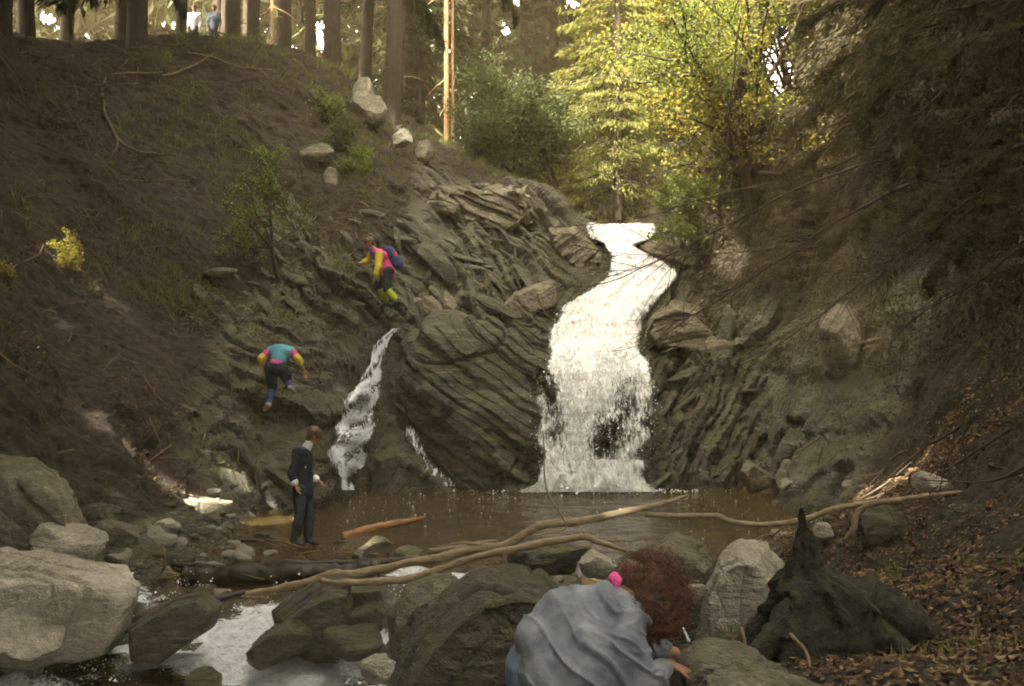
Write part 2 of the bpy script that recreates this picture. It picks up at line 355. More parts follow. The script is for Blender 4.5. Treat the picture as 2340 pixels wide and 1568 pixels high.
# boundary of the far woods: everything else follows
# ------------------------------------------------------------------ water
def water_mat(name, c0, rough, bumps, body=.35):
    m, t, b = newmat(name); q = NB(t); t.nodes.remove(b)
    v = q.pos(scale=(1, 1.6, 1)); h = q.noise(bumps[0], 3, .6, v, .8); h2 = q.noise(bumps[1], 3, .6, v, .5)
    hh = q.math('ADD', q.math('MULTIPLY', h, .7), q.math('MULTIPLY', h2, .3)); nr = q.bump(hh, .8, bumps[2])
    tr = q.n('BsdfTransparent'); tr.inputs[0].default_value = (*c0, 1)
    df = q.n('BsdfDiffuse'); df.inputs[0].default_value = (.085, .06, .022, 1)
    gl = q.n('BsdfGlossy'); gl.inputs['Roughness'].default_value = rough; gl.inputs[0].default_value = (.95, .97, 1, 1)
    q.to(nr, gl.inputs['Normal']); fr = q.n('Fresnel'); fr.inputs[0].default_value = 1.34; q.to(nr, fr.inputs['Normal'])
    m1 = q.n('MixShader'); m1.inputs[0].default_value = body; q.to(tr.outputs[0], m1.inputs[1]); q.to(df.outputs[0], m1.inputs[2])
    m2 = q.n('MixShader'); q.to(fr.outputs[0], m2.inputs[0]); q.to(m1.outputs[0], m2.inputs[1]); q.to(gl.outputs[0], m2.inputs[2])
    q.to(m2.outputs[0], t.nodes['Material Output'].inputs[0])
    return m
M['pool'] = water_mat('pool_water', (.80, .67, .38), .05, (5.5, 17, .08), .30)
def foam_mat(name, usc, vsc, soft=.16, tint=(.88, .90, .92), dk=.52):
    """white water; the 'den' attribute says how full of foam it is, 'fu'/'fv' run across and down the flow"""
    m, t, b = newmat(name); q = NB(t)
    cb = q.n('CombineXYZ'); q.to(q.math('MULTIPLY', q.attr('fu'), usc), cb.inputs[0]); q.to(q.math('MULTIPLY', q.attr('fv'), vsc), cb.inputs[1])
    n1 = q.noise(1, 7, .72, cb.outputs[0], .6); n2 = q.noise(3.1, 5, .8, cb.outputs[0], .3)
    f = q.math('ADD', q.math('MULTIPLY', n1, .6), q.math('MULTIPLY', n2, .4))
    d = q.attr('den'); thr = q.math('SUBTRACT', 1.0, d)
    a = q.math('DIVIDE', q.math('SUBTRACT', f, q.math('SUBTRACT', q.mrange(thr, 0, 1, .22, .80), soft * .5)), soft)
    a = q.math('MINIMUM', q.math('MAXIMUM', a, 0), 1)
    col = q.mix(q.mrange(f, .38, .58), tuple(x * dk for x in tint), tint); q.to(col, b.inputs['Base Color'])
    b.inputs['Roughness'].default_value = .55; q.to(a, b.inputs['Alpha']); b.inputs['Specular IOR Level'].default_value = .3
    b.inputs['Subsurface Weight'].default_value = 0
    q.to(q.bump(f, .9, .12), b.inputs['Normal'])
    return m
M['foam'] = foam_mat('falling_foam', 13, 4.2); M['foam_thin'] = foam_mat('thin_foam', 16, 3.5, .10, (.80, .83, .92))
M['foam_stream'] = foam_mat('stream_foam', 6.5, 10, .14, (.84, .86, .90), .6)
# pool
xs = np.linspace(-6.5, 8, 110); ys = np.linspace(11.9, 21.9, 110); a, b_ = np.meshgrid(xs, ys)
zz = .012 * fbm(np.stack([a.ravel() * 2, b_.ravel() * 2, a.ravel() * 0], 1), 3, 5)
ii = np.arange(110 * 110).reshape(110, 110)
gf = lambda ii: np.stack([ii[:-1, :-1], ii[:-1, 1:], ii[1:, 1:], ii[1:, :-1]], -1).reshape(-1, 4)
tag(mesh_np('pool_water', np.stack([a.ravel(), b_.ravel(), zz], 1), gf(ii), M['pool']), 'shallow brown pool with ripples below the waterfall', None, None, 'structure')

# how far away the rock stands in every direction seen from the path, so that the water can lie just in front of it
_q = QG[(QG[..., 1] > 17) & (QG[..., 1] < 29) & (QG[..., 0] > -7) & (QG[..., 0] < 7)]; _r = _q - CAM
_fw = _r[:, 1] * math.cos(PITCH) + _r[:, 2] * math.sin(PITCH); _up = -_r[:, 1] * math.sin(PITCH) + _r[:, 2] * math.cos(PITCH)
_pu = np.clip(((CX + _r[:, 0] / _fw * F) / 7).astype(int), 0, 349); _pv = np.clip(((CY - _up / _fw * F) / 7).astype(int), 0, 249)
_fr = np.full((350, 250), 99.0); np.minimum.at(_fr, (_pu, _pv), _q[:, 1])
for _ in range(3):
    _p = np.pad(_fr, 1, constant_values=99.0); _m = np.minimum.reduce([_p[:-2, 1:-1], _p[2:, 1:-1], _p[1:-1, :-2], _p[1:-1, 2:]]); _fr = np.where(_fr > 90, _m, _fr)
def front(U, V): return _fr[np.clip((np.asarray(U) / 7).astype(int), 0, 349), np.clip((np.asarray(V) / 7).astype(int), 0, 249)]
def falls(name, edges, nu, nv, lift, mat, den, label, noise=.09, seed=1, layers=2):
    """edges: (V, Uleft, Uright) down the fall; each point is dropped on the rock and lifted off it"""
    e = np.array(edges, float); Vs = np.linspace(e[0, 0], e[-1, 0], nv)
    L = np.interp(Vs, e[:, 0], e[:, 1]); Rr = np.interp(Vs, e[:, 0], e[:, 2])
    rt = None
    for ly in range(layers):
        UU = []; VV = []; den_a = []
        for V, l, r in zip(Vs, L, Rr):
            us = np.linspace(0, 1, nu); jag = 14 * vnoise(np.array([[V * .03, ly * 3.3, seed]]))[0]; jag2 = 14 * vnoise(np.array([[V * .03, 9 + ly, seed]]))[0]
            UU.append(l + jag + (r + jag2 - l - jag) * us); VV.append(np.full(nu, V)); den_a.append([den(l + (r - l) * u, V, u) for u in us])
        UU = np.array(UU); VV = np.array(VV); yy = front(UU, VV); yy = np.minimum.accumulate(np.minimum(yy, np.where(nu > 50, np.interp(VV, [700, 800, 860, 1000, 1122], [27.2, 22.3, 21.35, 21.0, 20.75]), 27.2)), 0); yy = np.maximum(yy, np.median(yy, 1)[:, None] - (.6 if nu > 50 else 9))
        mv, mu = (5, 4) if nu > 50 else (7, 6); pv_, pu_ = mv * 2 + 8, mu * 2 + 8; yp = np.pad(yy, ((pv_, pv_), (pu_, pu_)), 'edge')
        for ax, m in ((0, mv), (1, mu)): yp = np.minimum.reduce([np.roll(yp, q, ax) for q in range(-m, m + 1)])
        for _ in range(3):
            for ax in (0, 1): yp = (np.roll(yp, 2, ax) + np.roll(yp, 1, ax) + yp + np.roll(yp, -1, ax) + np.roll(yp, -2, ax)) / 5
        yy = yp[pv_:-pv_, pu_:-pu_]
        pts = np.array([[P(u, v, y) for u, v, y in zip(a, b_, c_)] for a, b_, c_ in zip(UU, VV, yy)])
        cum = np.concatenate([[0], np.cumsum(np.linalg.norm(np.diff(pts[:, nu // 2], axis=0), axis=1))]); fv = np.repeat(cum, nu); pts = pts.reshape(-1, 3); fu = pts[:, 0].copy(); d_ = np.ravel(den_a)
        dn = fbm(np.stack([fu * 3, fv * 1.2, fu * 0 + ly * 7], 1), 4, seed + ly) + .45 * fbm(np.stack([fu * 11, fv * 7, fu * 0 + ly * 7], 1), 3, seed + 7 + ly)
        pts[:, 1] -= lift * (.5 + .9 * ly) + noise * dn; pts[:, 2] += (lift * .3 + noise * .3 * dn) 
        pts[:, 1] -= .25 * (1 - sstep(1.9, 2.9, pts[:, 2])) * (nu > 50)
        if rt is None: rt = empty(name, pts[-nu // 2], label, 'waterfall')
        o = child('falling_water', pts, gf(np.arange(len(pts)).reshape(nv, nu))[:, ::-1], mat, rt, attrs={'fu': fu + ly * 3.7, 'fv': fv, 'den': np.clip(d_ - .16 * ly, 0, 1)})
    return rt, pts, d_, nu, nv
def g2(U, V, u0, v0, su, sv): return math.exp(-((U - u0) / su) ** 2 - ((V - v0) / sv) ** 2)
def den_main(U, V, u):
    e = min(u, 1 - u)
    d = (.84 if V > 600 else .92) if V < 760 else .80 - .16 * min(1, (V - 780) / 90)
    d -= .30 * g2(U, V, 1255, 900, 20, 52) + .22 * g2(U, V, 1275, 985, 20, 36) + .19 * g2(U, V, 1428, 940, 32, 95) + .30 * g2(U, V, 1380, 1010, 30, 60) + .18 * g2(U, V, 1480, 950, 20, 60)
    if V > 1050: d = max(d, .75 + (V - 1050) / 60 * .25)
    d -= max(0, .10 - e) * 4.5
    return d
FR = falls('waterfall', [(513,1336,1492),(545,1350,1490),(562,1378,1455),(590,1388,1490),(620,1382,1540),(640,1368,1540),(665,1345,1510),(700,1290,1482),(740,1258,1470),(780,1252,1465),(820,1248,1478),(860,1226,1494),(920,1206,1505),(980,1216,1505),(1040,1228,1480),(1080,1228,1465),(1105,1215,1475),(1122,1180,1500)],
      90, 320, .06, M['foam'], den_main, 'broad white waterfall pouring over the rock cliff into the pool', .10, 3)
falls('waterfall', [(752,885,915),(780,858,896),(820,836,884),(860,818,876),(900,784,872),(940,762,866),(980,750,854),(1020,748,842),(1060,756,832),(1100,768,820),(1122,765,822)],
      26, 150, .07, M['foam_thin'], lambda U, V, u: .57 + .07 * math.sin(V * .09 + u * 9) - max(0, .2 - min(u, 1 - u)) * 1.5, 'narrow thin cascade splitting in strands beside the climber in the teal vest', .06, 17, 1)
falls('waterfall', [(975,922,944),(1010,934,966),(1050,940,990),(1080,950,1030),(1112,955,1060)],
      22, 60, .05, M['foam_thin'], lambda U, V, u: .50 - max(0, .25 - min(u, 1 - u)) * .8, 'faint spreading trickle low on the dark rock between the two falls', .04, 23, 1)
# spray: flecks of white water thrown off the main fall and foam flecks on the pool
def flecks(name, pts, size, mat, parent=None, seed=0, label=None):
    r = np.random.default_rng(seed); n = len(pts); s = size * np.exp(r.normal(0, .45, n))[:, None]
    base = np.array([[1, 0, -.4], [-.5, .87, -.4], [-.5, -.87, -.4], [0, 0, 1]])
    A = r.normal(size=(n, 3, 3)); A, _ = np.linalg.qr(A)
    v = (base @ A) * s[:, None] + pts[:, None]
    f = np.array([[0, 1, 2], [0, 1, 3], [1, 2, 3], [2, 0, 3]]); f = (np.arange(n)[:, None, None] * 4 + f).reshape(-1, 3)
    o = child(name, v.reshape(-1, 3), f, mat, parent, smooth=False) if parent else mesh_np(name, v.reshape(-1, 3), f, mat, smooth=False)
    return tag(o, label, None, None, 'stuff')
M['drop'] = simple('white_droplets', (.75, .78, .82), (.9, .92, .95), 8, .4, bump=0)
rt, pts, dd_, nu, nv = FR; PT = pts.reshape(nv, nu, 3)
k = 1800; i = (rng.random(k) ** .7 * (nv - 1)).astype(int); j = (rng.beta(.8, .8, k) * (nu - 1)).astype(int)
o_ = PT[i, j] + rng.normal(0, 1, (k, 3)) * np.array([.05, .05, .05]) * (1 + .5 * (i / nv)[:, None]); flecks('spray', o_, .009, M['drop'], rt, 3)
k = 900; a = rng.normal(0, 1, k); x = 1.65 + a * 1.0; y = 20.95 - np.abs(rng.normal(0, .35, k)); z = .02 + np.abs(rng.normal(0, .16, k)) * np.exp(-a * a)
flecks('splash', np.stack([x, y, z], 1), .014, M['drop'], rt, 4)
k = 380; x = rng.uniform(-4.8, 6, k); y = 20.8 - rng.gamma(1.6, 1.6, k); s = (y > 12.5) & (H(x, y) < -.02)
flecks('floating_foam', np.stack([x, y, x * 0 + .003], 1)[s], .008, M['drop'], None, 5, 'white bubbles drifting on the brown pool')
# foam skirt where the fall meets the pool
xs = np.linspace(-1.0, 4.4, 120); ys = np.linspace(18.9, 21.4, 60); a, b_ = np.meshgrid(xs, ys); a = a.ravel(); b_ = b_.ravel()
dn = 1.05 - np.sqrt(((a - 1.65) / 2.1) ** 2 + ((b_ - 21.25) / 1.15) ** 2) * .95
zz = .02 + .05 * np.clip(dn, 0, 1) * (1 + fbm(np.stack([a * 5, b_ * 5, a * 0], 1), 3, 9))
tag(mesh_np('foam', np.stack([a, b_, zz], 1), gf(np.arange(len(a)).reshape(60, 120)), M['foam_stream'], attrs={'fu': a, 'fv': b_, 'den': np.clip(dn, 0, 1)}), 'white foam spreading from the foot of the broad waterfall', None, None, 'stuff')
# stream below the dam
xs = np.linspace(-7.2, 1.2, 210); ys = np.linspace(6.4, 12.5, 190); a, b_ = np.meshgrid(xs, ys); a = a.ravel(); b_ = b_.ravel()
base = H(a, b_)
wl = np.minimum(np.interp(b_ + .25 * fbm(np.stack([a * .9, b_ * 0, a * 0], 1), 2, 3), [6, 8, 9.6, 10.2, 10.9, 11.4, 12.0, 12.5], [-.80, -.66, -.52, -.44, -.24, -.10, -.02, .0]), 2)
pw = np.stack([a, b_, wl], 1)
turb = fbm(pw * np.array([2.2, 3.0, 1]), 4, 41); dn2 = fbm(pw * np.array([.9, 1.6, 1]), 3, 43)
dz = np.interp(b_, [6, 8.4, 9.0, 9.6, 10.4, 11.2, 11.6, 12.2], [.30, .52, .62, .64, .62, .60, .36, .14])
den = np.clip(dz + 1.0 * dn2 - .5 * sstep(-.2, 1.0, a) * (b_ > 11), 0, .95)
zz = wl + .12 * turb * (b_ < 12.1) + .05 * fbm(pw * 7, 3, 44) * (b_ < 12.1)
keep = base < zz + .10
fq = gf(np.arange(len(a)).reshape(190, 210)); fq = fq[keep[fq].all(1)]
M['stream'] = water_mat('stream_water', (.62, .55, .38), .06, (7, 22, .07), .35)
tag(mesh_np('stream_water', np.stack([a, b_, zz], 1), fq, M['stream']), None, None, None, 'structure')
tag(mesh_np('whitewater', np.stack([a, b_, zz + .02 + .07 * np.clip(turb, 0, 1)], 1), fq, M['foam_stream'], attrs={'fu': a, 'fv': b_, 'den': den}), 'churning white water in the stream below the log dam', None, None, 'stuff')
# creek above the lip
xs = np.linspace(1.9, 4.4, 24); ys = np.linspace(27.3, 38, 60); a, b_ = np.meshgrid(xs, ys); a = a.ravel(); b_ = b_.ravel()
tag(mesh_np('creek_water', np.stack([a + (b_ - 27) * .04, b_, 6.40 + (b_ - 27.3) * .04], 1), gf(np.arange(len(a)).reshape(60, 24)), M['stream']), None, None, None, 'structure')

k = 3000; x = rng.uniform(-5.6, -.6, k); y = rng.uniform(8.6, 11.8, k); g = (H(x, y) < np.interp(y, [8, 9.6, 10.2, 10.9, 11.4, 12.0], [-.66, -.52, -.44, -.24, -.10, -.02]) + .1) & (fbm(np.stack([x * 1.6, y * 2, x * 0], 1), 3, 61) > .05); x = x[g]; y = y[g]
flecks('splash_drops', np.stack([x, y, np.interp(y, [8, 9.6, 10.2, 10.9, 11.4, 12.0], [-.66, -.52, -.44, -.24, -.10, -.02]) + .05 + np.abs(rng.normal(0, .07, len(x)))], 1), .007, M['drop'], None, 6, 'white droplets jumping from the rapids')
# ------------------------------------------------------------------ boulders
import bmesh
_ico = {}
def ico(s):
    if s not in _ico:
        bm = bmesh.new(); bmesh.ops.create_icosphere(bm, subdivisions=s, radius=1)
        _ico[s] = (np.array([v.co[:] for v in bm.verts]), np.array([[v.index for v in f.verts] for f in bm.faces])); bm.free()
    return _ico[s]
def rock_shape(seed, sub=4, cuts=9, rough=.07, lay=.03, top=None):
    r = np.random.default_rng(seed); v, f = ico(sub); v = v.copy()
    ns = r.normal(size=(cuts, 3)); ns /= np.linalg.norm(ns, axis=1)[:, None]; ds = r.uniform(.45, .85, cuts)
    if top is not None:
        t = np.array(top, float); ns = np.vstack([ns, t / np.linalg.norm(t)]); ds = np.append(ds, .42)
    for n, d in zip(ns, ds):
        e = v @ n - d; v = v - n * (np.maximum(0, e) * .94)[:, None]
    nn_ = v / np.linalg.norm(v, axis=1)[:, None]
    lv = strata(v * 1.6 + seed, r.normal(size=3), r.normal(size=3), (.5, .2), (lay, lay * .5), seed, .2) if lay else 0
    dsp = rough * fbm(v * 1.7 + seed, 5, seed) + rough * .5 * fbm(v * 6 + seed, 4, seed + 3) - rough * .8 * np.maximum(0, .12 - np.abs(fbm(v * 1.9 + 5, 2, seed + 8))) / .12 + lv
    v = v + nn_ * dsp[:, None]
    lo, hi = v.min(0), v.max(0); return (v - (lo + hi) / 2) / (hi - lo), f
def boulder(U0, V0, U1, V1, d, mat, seed, label, deep=.9, sink=.12, sub=4, cuts=9, rough=.08, lay=.03, top=None, roll=0, group=None, name='boulder', cat='rock'):
    w_ = (U1 - U0) / F * d; h_ = (V1 - V0) / F * d; c0 = P((U0 + U1) / 2, (V0 + V1) / 2, d)
    v, f = rock_shape(seed, sub, cuts, rough, lay, top)
    v = v * np.array([w_ * 1.03, max(w_, h_) * deep, h_ * (1 + sink)])
    if roll:
        a = R(roll); v = v @ np.array([[math.cos(a), 0, -math.sin(a)], [0, 1, 0], [math.sin(a), 0, math.cos(a)]])
    o = mesh_np(name, v, f, mat); o.location = (c0[0], c0[1] + max(w_, h_) * deep * .25, c0[2] - h_ * sink * .5)
    return tag(o, label, cat, group)
def hull_rock(outline, d, thick, mat, seed, label, shift=(0, 30), shrink=.72, rough=.05, lay=.03, name='boulder', cat='rock', fine=95, back=.8, extra=(), bed=None):
    """a rock from its outline at its own distance: the outline is its widest section, faces taper to front and back"""
    o2 = np.array(outline, float); cc = o2.mean(0); pts = [P(u, v_, d) for u, v_ in o2]
    pts += [P(*(cc + (q - cc) * shrink + np.array(shift)), d - thick * .5) for q in o2] + [P(*(cc + (q - cc) * back), d + thick * .5) for q in o2]
    pts += [P(*e) for e in extra]
    lo = np.min(pts, 0); hi = np.max(pts, 0); c0 = (lo + hi) / 2; size = (hi - lo).max()
    bm = bmesh.new(); vs_ = [bm.verts.new(tuple(p - c0)) for p in pts]; bmesh.ops.convex_hull(bm, input=vs_); bmesh.ops.delete(bm, geom=[v for v in bm.verts if not v.link_faces], context='VERTS'); bmesh.ops.recalc_face_normals(bm, faces=bm.faces)
    me = bpy.data.meshes.new(name); bm.to_mesh(me); bm.free(); o = bpy.data.objects.new(name, me); C.objects.link(o)
    md = o.modifiers.new('m', 'REMESH'); md.mode = 'VOXEL'; md.voxel_size = size / fine; ms = o.modifiers.new('s', 'SMOOTH'); ms.iterations = 4; ms.factor = .5
    dg = bpy.context.evaluated_depsgraph_get(); me2 = bpy.data.meshes.new_from_object(o.evaluated_get(dg)); o.modifiers.clear(); o.data = me2; bpy.data.meshes.remove(me); me2.name = name
    n = len(me2.vertices); co = np.empty(n * 3, np.float32); no = np.empty(n * 3, np.float32); me2.vertices.foreach_get('co', co); me2.vertices.foreach_get('normal', no); co = co.reshape(-1, 3); no = no.reshape(-1, 3)
    r = np.random.default_rng(seed); k = 1.0 / size; p = co * k
    dsp = size * (rough * fbm(p * 2.2 + seed, 4, seed) + rough * .45 * fbm(p * 8 + seed, 4, seed + 1) - rough * .9 * np.maximum(0, .05 - np.abs(fbm(p * 1.8 + seed, 3, seed + 2))) / .05 * .5 + strata(p * 1.6 + seed, *(bed or (r.normal(size=3), r.normal(size=3))), (.4, .15) if bed is None else (.22, .07), (lay, lay * .5), seed, .12))
    co = co + no * dsp[:, None]; me2.vertices.foreach_set('co', co.astype(np.float32).ravel()); me2.update(); me2.materials.clear(); me2.materials.append(mat); me2.polygons.foreach_set('use_smooth', np.ones(len(me2.polygons), bool))
    o.location = tuple(c0); return tag(o, label, cat)
HR = hull_rock
M['buttress'] = rock_mat('layered_dark_rock', (.011, .010, .008), (.042, .040, .031), (.17, .165, .135), .42, .42, bands=(4, 4, 26), rot=(0, .85, 0))
B = boulder
HR([(-150,1300),(0,1272),(60,1266),(180,1276),(290,1300),(320,1330),(302,1400),(265,1460),(200,1478),(100,1486),(0,1480),(-150,1500)],10.1,1.5,M['pale_rock'],101,'huge pale grey boulder at the left edge beside the white rapids',(-5,45),.8,.035,.03,fine=150)
B(-90,1385,140,1500,9.2,M['pale_rock'],102,'low pale rock tucked against the huge grey boulder near the bottom left corner',.8,.3,5)
HR([(-100,1060),(0,1042),(80,1046),(140,1085),(175,1140),(190,1250),(100,1300),(-100,1300)],12.4,1.6,M['rock'],103,'big brown rounded boulder on the left bank below the dark hillside',(0,30),.75,.05,.03,fine=130)
B(55,1200,218,1292,11.4,M['pale_rock'],104,'pale angular rock just above the huge grey boulder',.9,.2,5,9,.08,.03,(.3,-.2,.9))
B(-30,1222,66,1268,11.7,M['rock'],105,'small flat stone at the left edge below the brown boulder',.9,.3)
B(-30,1254,58,1296,11.0,M['pale_rock'],106,'small stone squeezed between the pale rocks at the left edge',.9,.3)
B(160,1150,262,1222,13.0,M['dark_rock'],107,'dark rock leaning on the foot of the brown rounded boulder',.9,.2,5)
B(205,1188,300,1240,12.7,M['rock'],108,'low stone in front of the dark leaning rock on the shore',.9,.3)
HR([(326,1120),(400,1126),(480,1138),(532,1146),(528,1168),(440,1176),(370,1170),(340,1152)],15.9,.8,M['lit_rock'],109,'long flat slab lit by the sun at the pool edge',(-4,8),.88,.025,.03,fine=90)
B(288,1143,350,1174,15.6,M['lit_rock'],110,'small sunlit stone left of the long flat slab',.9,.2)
B(285,1170,388,1204,14.7,M['rock'],111,'flat grey green stone just below the small sunlit stone',.9,.3,4,9,.07,.04,(0,0,1))
B(288,1192,346,1222,14.0,M['rock'],112,'small round stone left of the pale oval one on the gravel shore',.9,.2)
B(338,1186,412,1219,13.9,M['pale_rock'],113,'pale oval stone at the gravel edge of the pool',.9,.2)
B(538,1094,632,1152,18.1,M['pale_rock'],114,'pale pointed rock behind the wading boy at the water edge',.8,.2,5,9,.08,.03,(.2,-.4,.85))
B(470,1096,545,1130,18.3,M['dark_rock'],115,'dark low stone between the sunlit slab and the pale pointed rock',.9,.3)
B(798,1230,890,1286,13.3,M['rock'],116,'rounded brown stone with a light top near the floating log',.9,.2,5,7,.06,.02)
B(888,1248,962,1290,13.0,M['rock'],117,'grey stone right of the rounded brown stone in the shallows',.9,.2)
B(572,1213,632,1236,14.5,M['dark_rock'],118,'small dark block standing in the water left of the wading boy',.7,.3)
B(545,1221,580,1236,14.4,M['dark_rock'],119,'tiny dark stone beside the small dark block in the water',.7,.3,3)
HR([(885,1500),(886,1400),(925,1335),(985,1303),(1040,1306),(1066,1330),(1050,1420),(960,1530)],7.35,.7,M['rock'],120,'mossy rock leaning on the left side of the great dark boulder',(5,40),.75,.05,.03,fine=120)
HR([(862,1640),(900,1500),(945,1425),(1010,1350),(1080,1300),(1170,1287),(1240,1300),(1288,1345),(1320,1450),(1330,1700)],6.9,1.3,M['dark_rock'],121,'great dark boulder with a pale ridged top beside the stooping woman',(25,60),.86,.04,.03,fine=190,back=.75)
B(1160,1246,1352,1306,10.6,M['dark_rock'],122,'long dark slab with pale top under the fallen branches',.7,.25,5,9,.07,.04,(0,-.1,1))
B(1325,1262,1412,1312,10.0,M['pale_rock'],123,'pale lump of stone at the right end of the long dark slab',.8,.3)
HR([(1462,1310),(1490,1250),(1542,1215),(1600,1240),(1634,1278),(1620,1350),(1480,1360)],9.4,.9,M['rock'],124,'mossy pyramid shaped rock behind the woman with red hair',(-5,30),.7,.05,.03,fine=100)
HR([(1596,1480),(1618,1340),(1648,1264),(1690,1236),(1750,1243),(1786,1290),(1790,1335),(1762,1410),(1740,1480)],7.4,.7,M['pale_rock'],125,'tall pale rock with a crack between the pool and the mossy stump',(-12,30),.78,.04,.02,fine=130)
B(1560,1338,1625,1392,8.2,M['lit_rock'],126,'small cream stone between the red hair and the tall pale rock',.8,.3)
B(1478,1402,1568,1440,6.3,M['pale_rock'],127,'flat pale stone low behind the woman with red hair',.8,.4)
HR([(1545,1600),(1552,1505),(1590,1468),(1650,1464),(1725,1482),(1800,1540),(1830,1640),(1560,1660)],4.45,.5,M['rock'],128,'mossy rounded stone with twigs in the bottom right beside her hand',(0,40),.75,.05,.02,fine=120)
B(1600,1528,1900,1720,3.9,M['rock'],129,'low mossy stone at the very bottom in front of the twig covered one',.7,.1,5,7,.07,.02)
HR([(292,1430),(298,1506),(365,1514),(405,1478),(492,1425),(505,1380),(470,1352),(400,1368)],9.75,.8,M['dark_rock'],130,'square black block splitting the rapids beside the huge pale boulder',(-12,14),.85,.02,.02,fine=100)
HR([(632,1450),(618,1395),(700,1345),(765,1316),(802,1322),(806,1440),(765,1505),(690,1495)],10.0,.8,M['dark_rock'],131,'slanting dark mossy rock in the rapids below the black log',(10,25),.8,.04,.04,fine=110)
B(560,1420,712,1525,9.5,M['dark_rock'],132,'wet low rock splashed by white water below the slanting dark rock',.8,.1,5,8,.08,.03)
HR([(770,1350),(800,1338),(880,1334),(888,1365),(860,1386),(785,1396)],10.6,.7,M['dark_rock'],133,'upper wet stone step between the slanting rock and the mossy rock',(-6,14),.9,.02,.02,fine=70)
HR([(768,1405),(870,1372),(890,1386),(880,1428),(840,1445),(775,1456)],10.0,.6,M['dark_rock'],134,'middle wet stone step with pale top in the side channel',(-6,16),.9,.02,.02,fine=70)
B(730,1440,870,1500,9.3,M['dark_rock'],135,'lower wet stone step where the side channel meets the rapids',.8,.3,4,9,.05,.03,(0,-.1,1))
B(418,1528,505,1590,8.9,M['dark_rock'],136,'round dark stone awash at the bottom edge in the rapids',.9,.2)
B(820,1500,900,1560,8.6,M['pale_rock'],137,'pale wet stone at the foot of the great dark boulder',.9,.2)
# ledge slabs and outcrops on the cliff
HR([(912,742),(985,733),(1100,724),(1200,726),(1252,740),(1256,800),(1226,880),(1196,945),(1208,1040),(1218,1135),(900,1135),(852,1135),(842,1040),(872,960),(888,860),(890,790)],21.9,1.0,M['buttress'],201,'great dark buttress of layered rock between the broad and the narrow fall',(0,10),.55,.06,.034,fine=230,name='rock_buttress',extra=[(908,765,21.2),(925,800,20.95),(1000,905,20.75),(1080,985,20.7),(1150,1060,20.7),(1195,1120,20.8),(1130,760,21.5),(1225,800,21.5),(1195,1000,21.2)],bed=((.60,-.30,.74),(.74,.1,-.62)))
HR([(846,1135),(850,1040),(900,1020),(960,1040),(1010,1090),(1050,1135)],20.9,.6,M['dark_rock'],202,'low wet foot of rock in the pool under the great dark buttress',(0,6),.8,.04,.05,fine=90,extra=[(940,1060,20.5)])
HR([(1250,520),(1285,512),(1322,520),(1352,550),(1378,580),(1375,612),(1350,625),(1290,600),(1255,560)],25.6,1.0,M['rock'],203,'grey rock shoulder against the left edge of the waterfall lip',(0,8),.8,.05,.05,fine=90)
HR([(1462,562),(1495,542),(1560,548),(1610,600),(1605,655),(1558,632),(1512,598)],25.2,1.0,M['rock'],204,'dark spray wet rock shoulder against the right edge of the waterfall lip',(0,8),.8,.05,.05,fine=90)
HR([(1478,720),(1540,690),(1600,700),(1640,760),(1600,800),(1500,790),(1475,760)],22.9,.9,M['rock'],205,'wet jutting block halfway up right of the broad waterfall',(0,8),.8,.05,.05,fine=90)
HR([(985,430),(1050,408),(1130,405),(1210,412),(1240,470),(1235,520),(1150,530),(1040,520),(990,480)],26.4,1.6,M['rock'],206,'broken grey crag crowning the cliff below the sunlit trunks',(0,10),.8,.08,.07,fine=130)
HR([(1138,716),(1146,692),(1175,666),(1225,648),(1264,643),(1272,690),(1218,708),(1160,724)],23.8,.9,M['rock'],140,'greenish flat slab resting on the ledge left of the broad waterfall',(-4,10),.9,.02,.02,fine=80)
B(1150,700,1262,735,24.1,M['dark_rock'],141,'dark stone wedged beneath the greenish flat slab',.8,.1)
for i, (a, b_, c_, d_, dd, ro, lb) in enumerate([(1035,668,1082,732,23.2,-24,'tilted stone plate just left of the gap in the ledge row'),(1002,660,1050,728,23.1,-28,'second tilted stone plate in the row along the ledge'),
        (962,672,1008,730,22.8,-26,'third tilted stone plate in the row along the ledge'),(930,680,978,722,22.5,-15,'low pale stone at the climber end of the ledge row')]):
    B(a, b_, c_, d_, dd, M['rock'], 150 + i, lb, .9, .1, 4, 10, .05, .03, roll=ro)
B(800,165,858,250,28.5,M['rock'],160,'upper half of the split grey outcrop under the tall trunks',.7,.1,5,8,.05,.03,(-.3,-.5,.7))
B(798,205,884,288,27.8,M['rock'],161,'lower half of the split grey outcrop under the tall trunks',.7,.1,5,8,.05,.03,(.2,-.7,.6))
B(893,290,942,332,27.0,M['pale_rock'],162,'pale block just below the split grey outcrop',.8,.1)
B(948,318,992,368,27.2,M['rock'],163,'leaning stone at the foot of the sunlit thin trunk',.8,.1)
B(665,330,760,372,25.0,M['rock'],164,'long jutting ledge stone on the left hillside under ferns',.7,.1,4,8,.06,.04,roll=-18)
B(735,380,772,440,24.6,M['rock'],165,'upright narrow stone below the jutting ledge stone',.8,.1,4,8,.06,.04,roll=-12)
B(455,610,540,632,20.6,M['rock'],166,'thin pale ledge stone in the dark of the left hillside',.8,.1)
B(1776,1050,1822,1126,18.9,M['rock'],167,'upright pointed grey stone at the right corner of the pool',.8,.1,4,8,.05,.03)
B(1690,1052,1768,1124,19.6,M['rock'],168,'broad grey stone beside the upright pointed one at the pool corner',.8,.1,4,8,.05,.03)
B(2096,1078,2180,1124,9.4,M['pale_rock'],169,'pale angular stone among leaves above the long branch on the bank',.8,.1,5)
B(1965,1158,2110,1260,9.0,M['dark_rock'],170,'dark overhanging rock under the sunlit leaves on the bank',.8,.1,5)
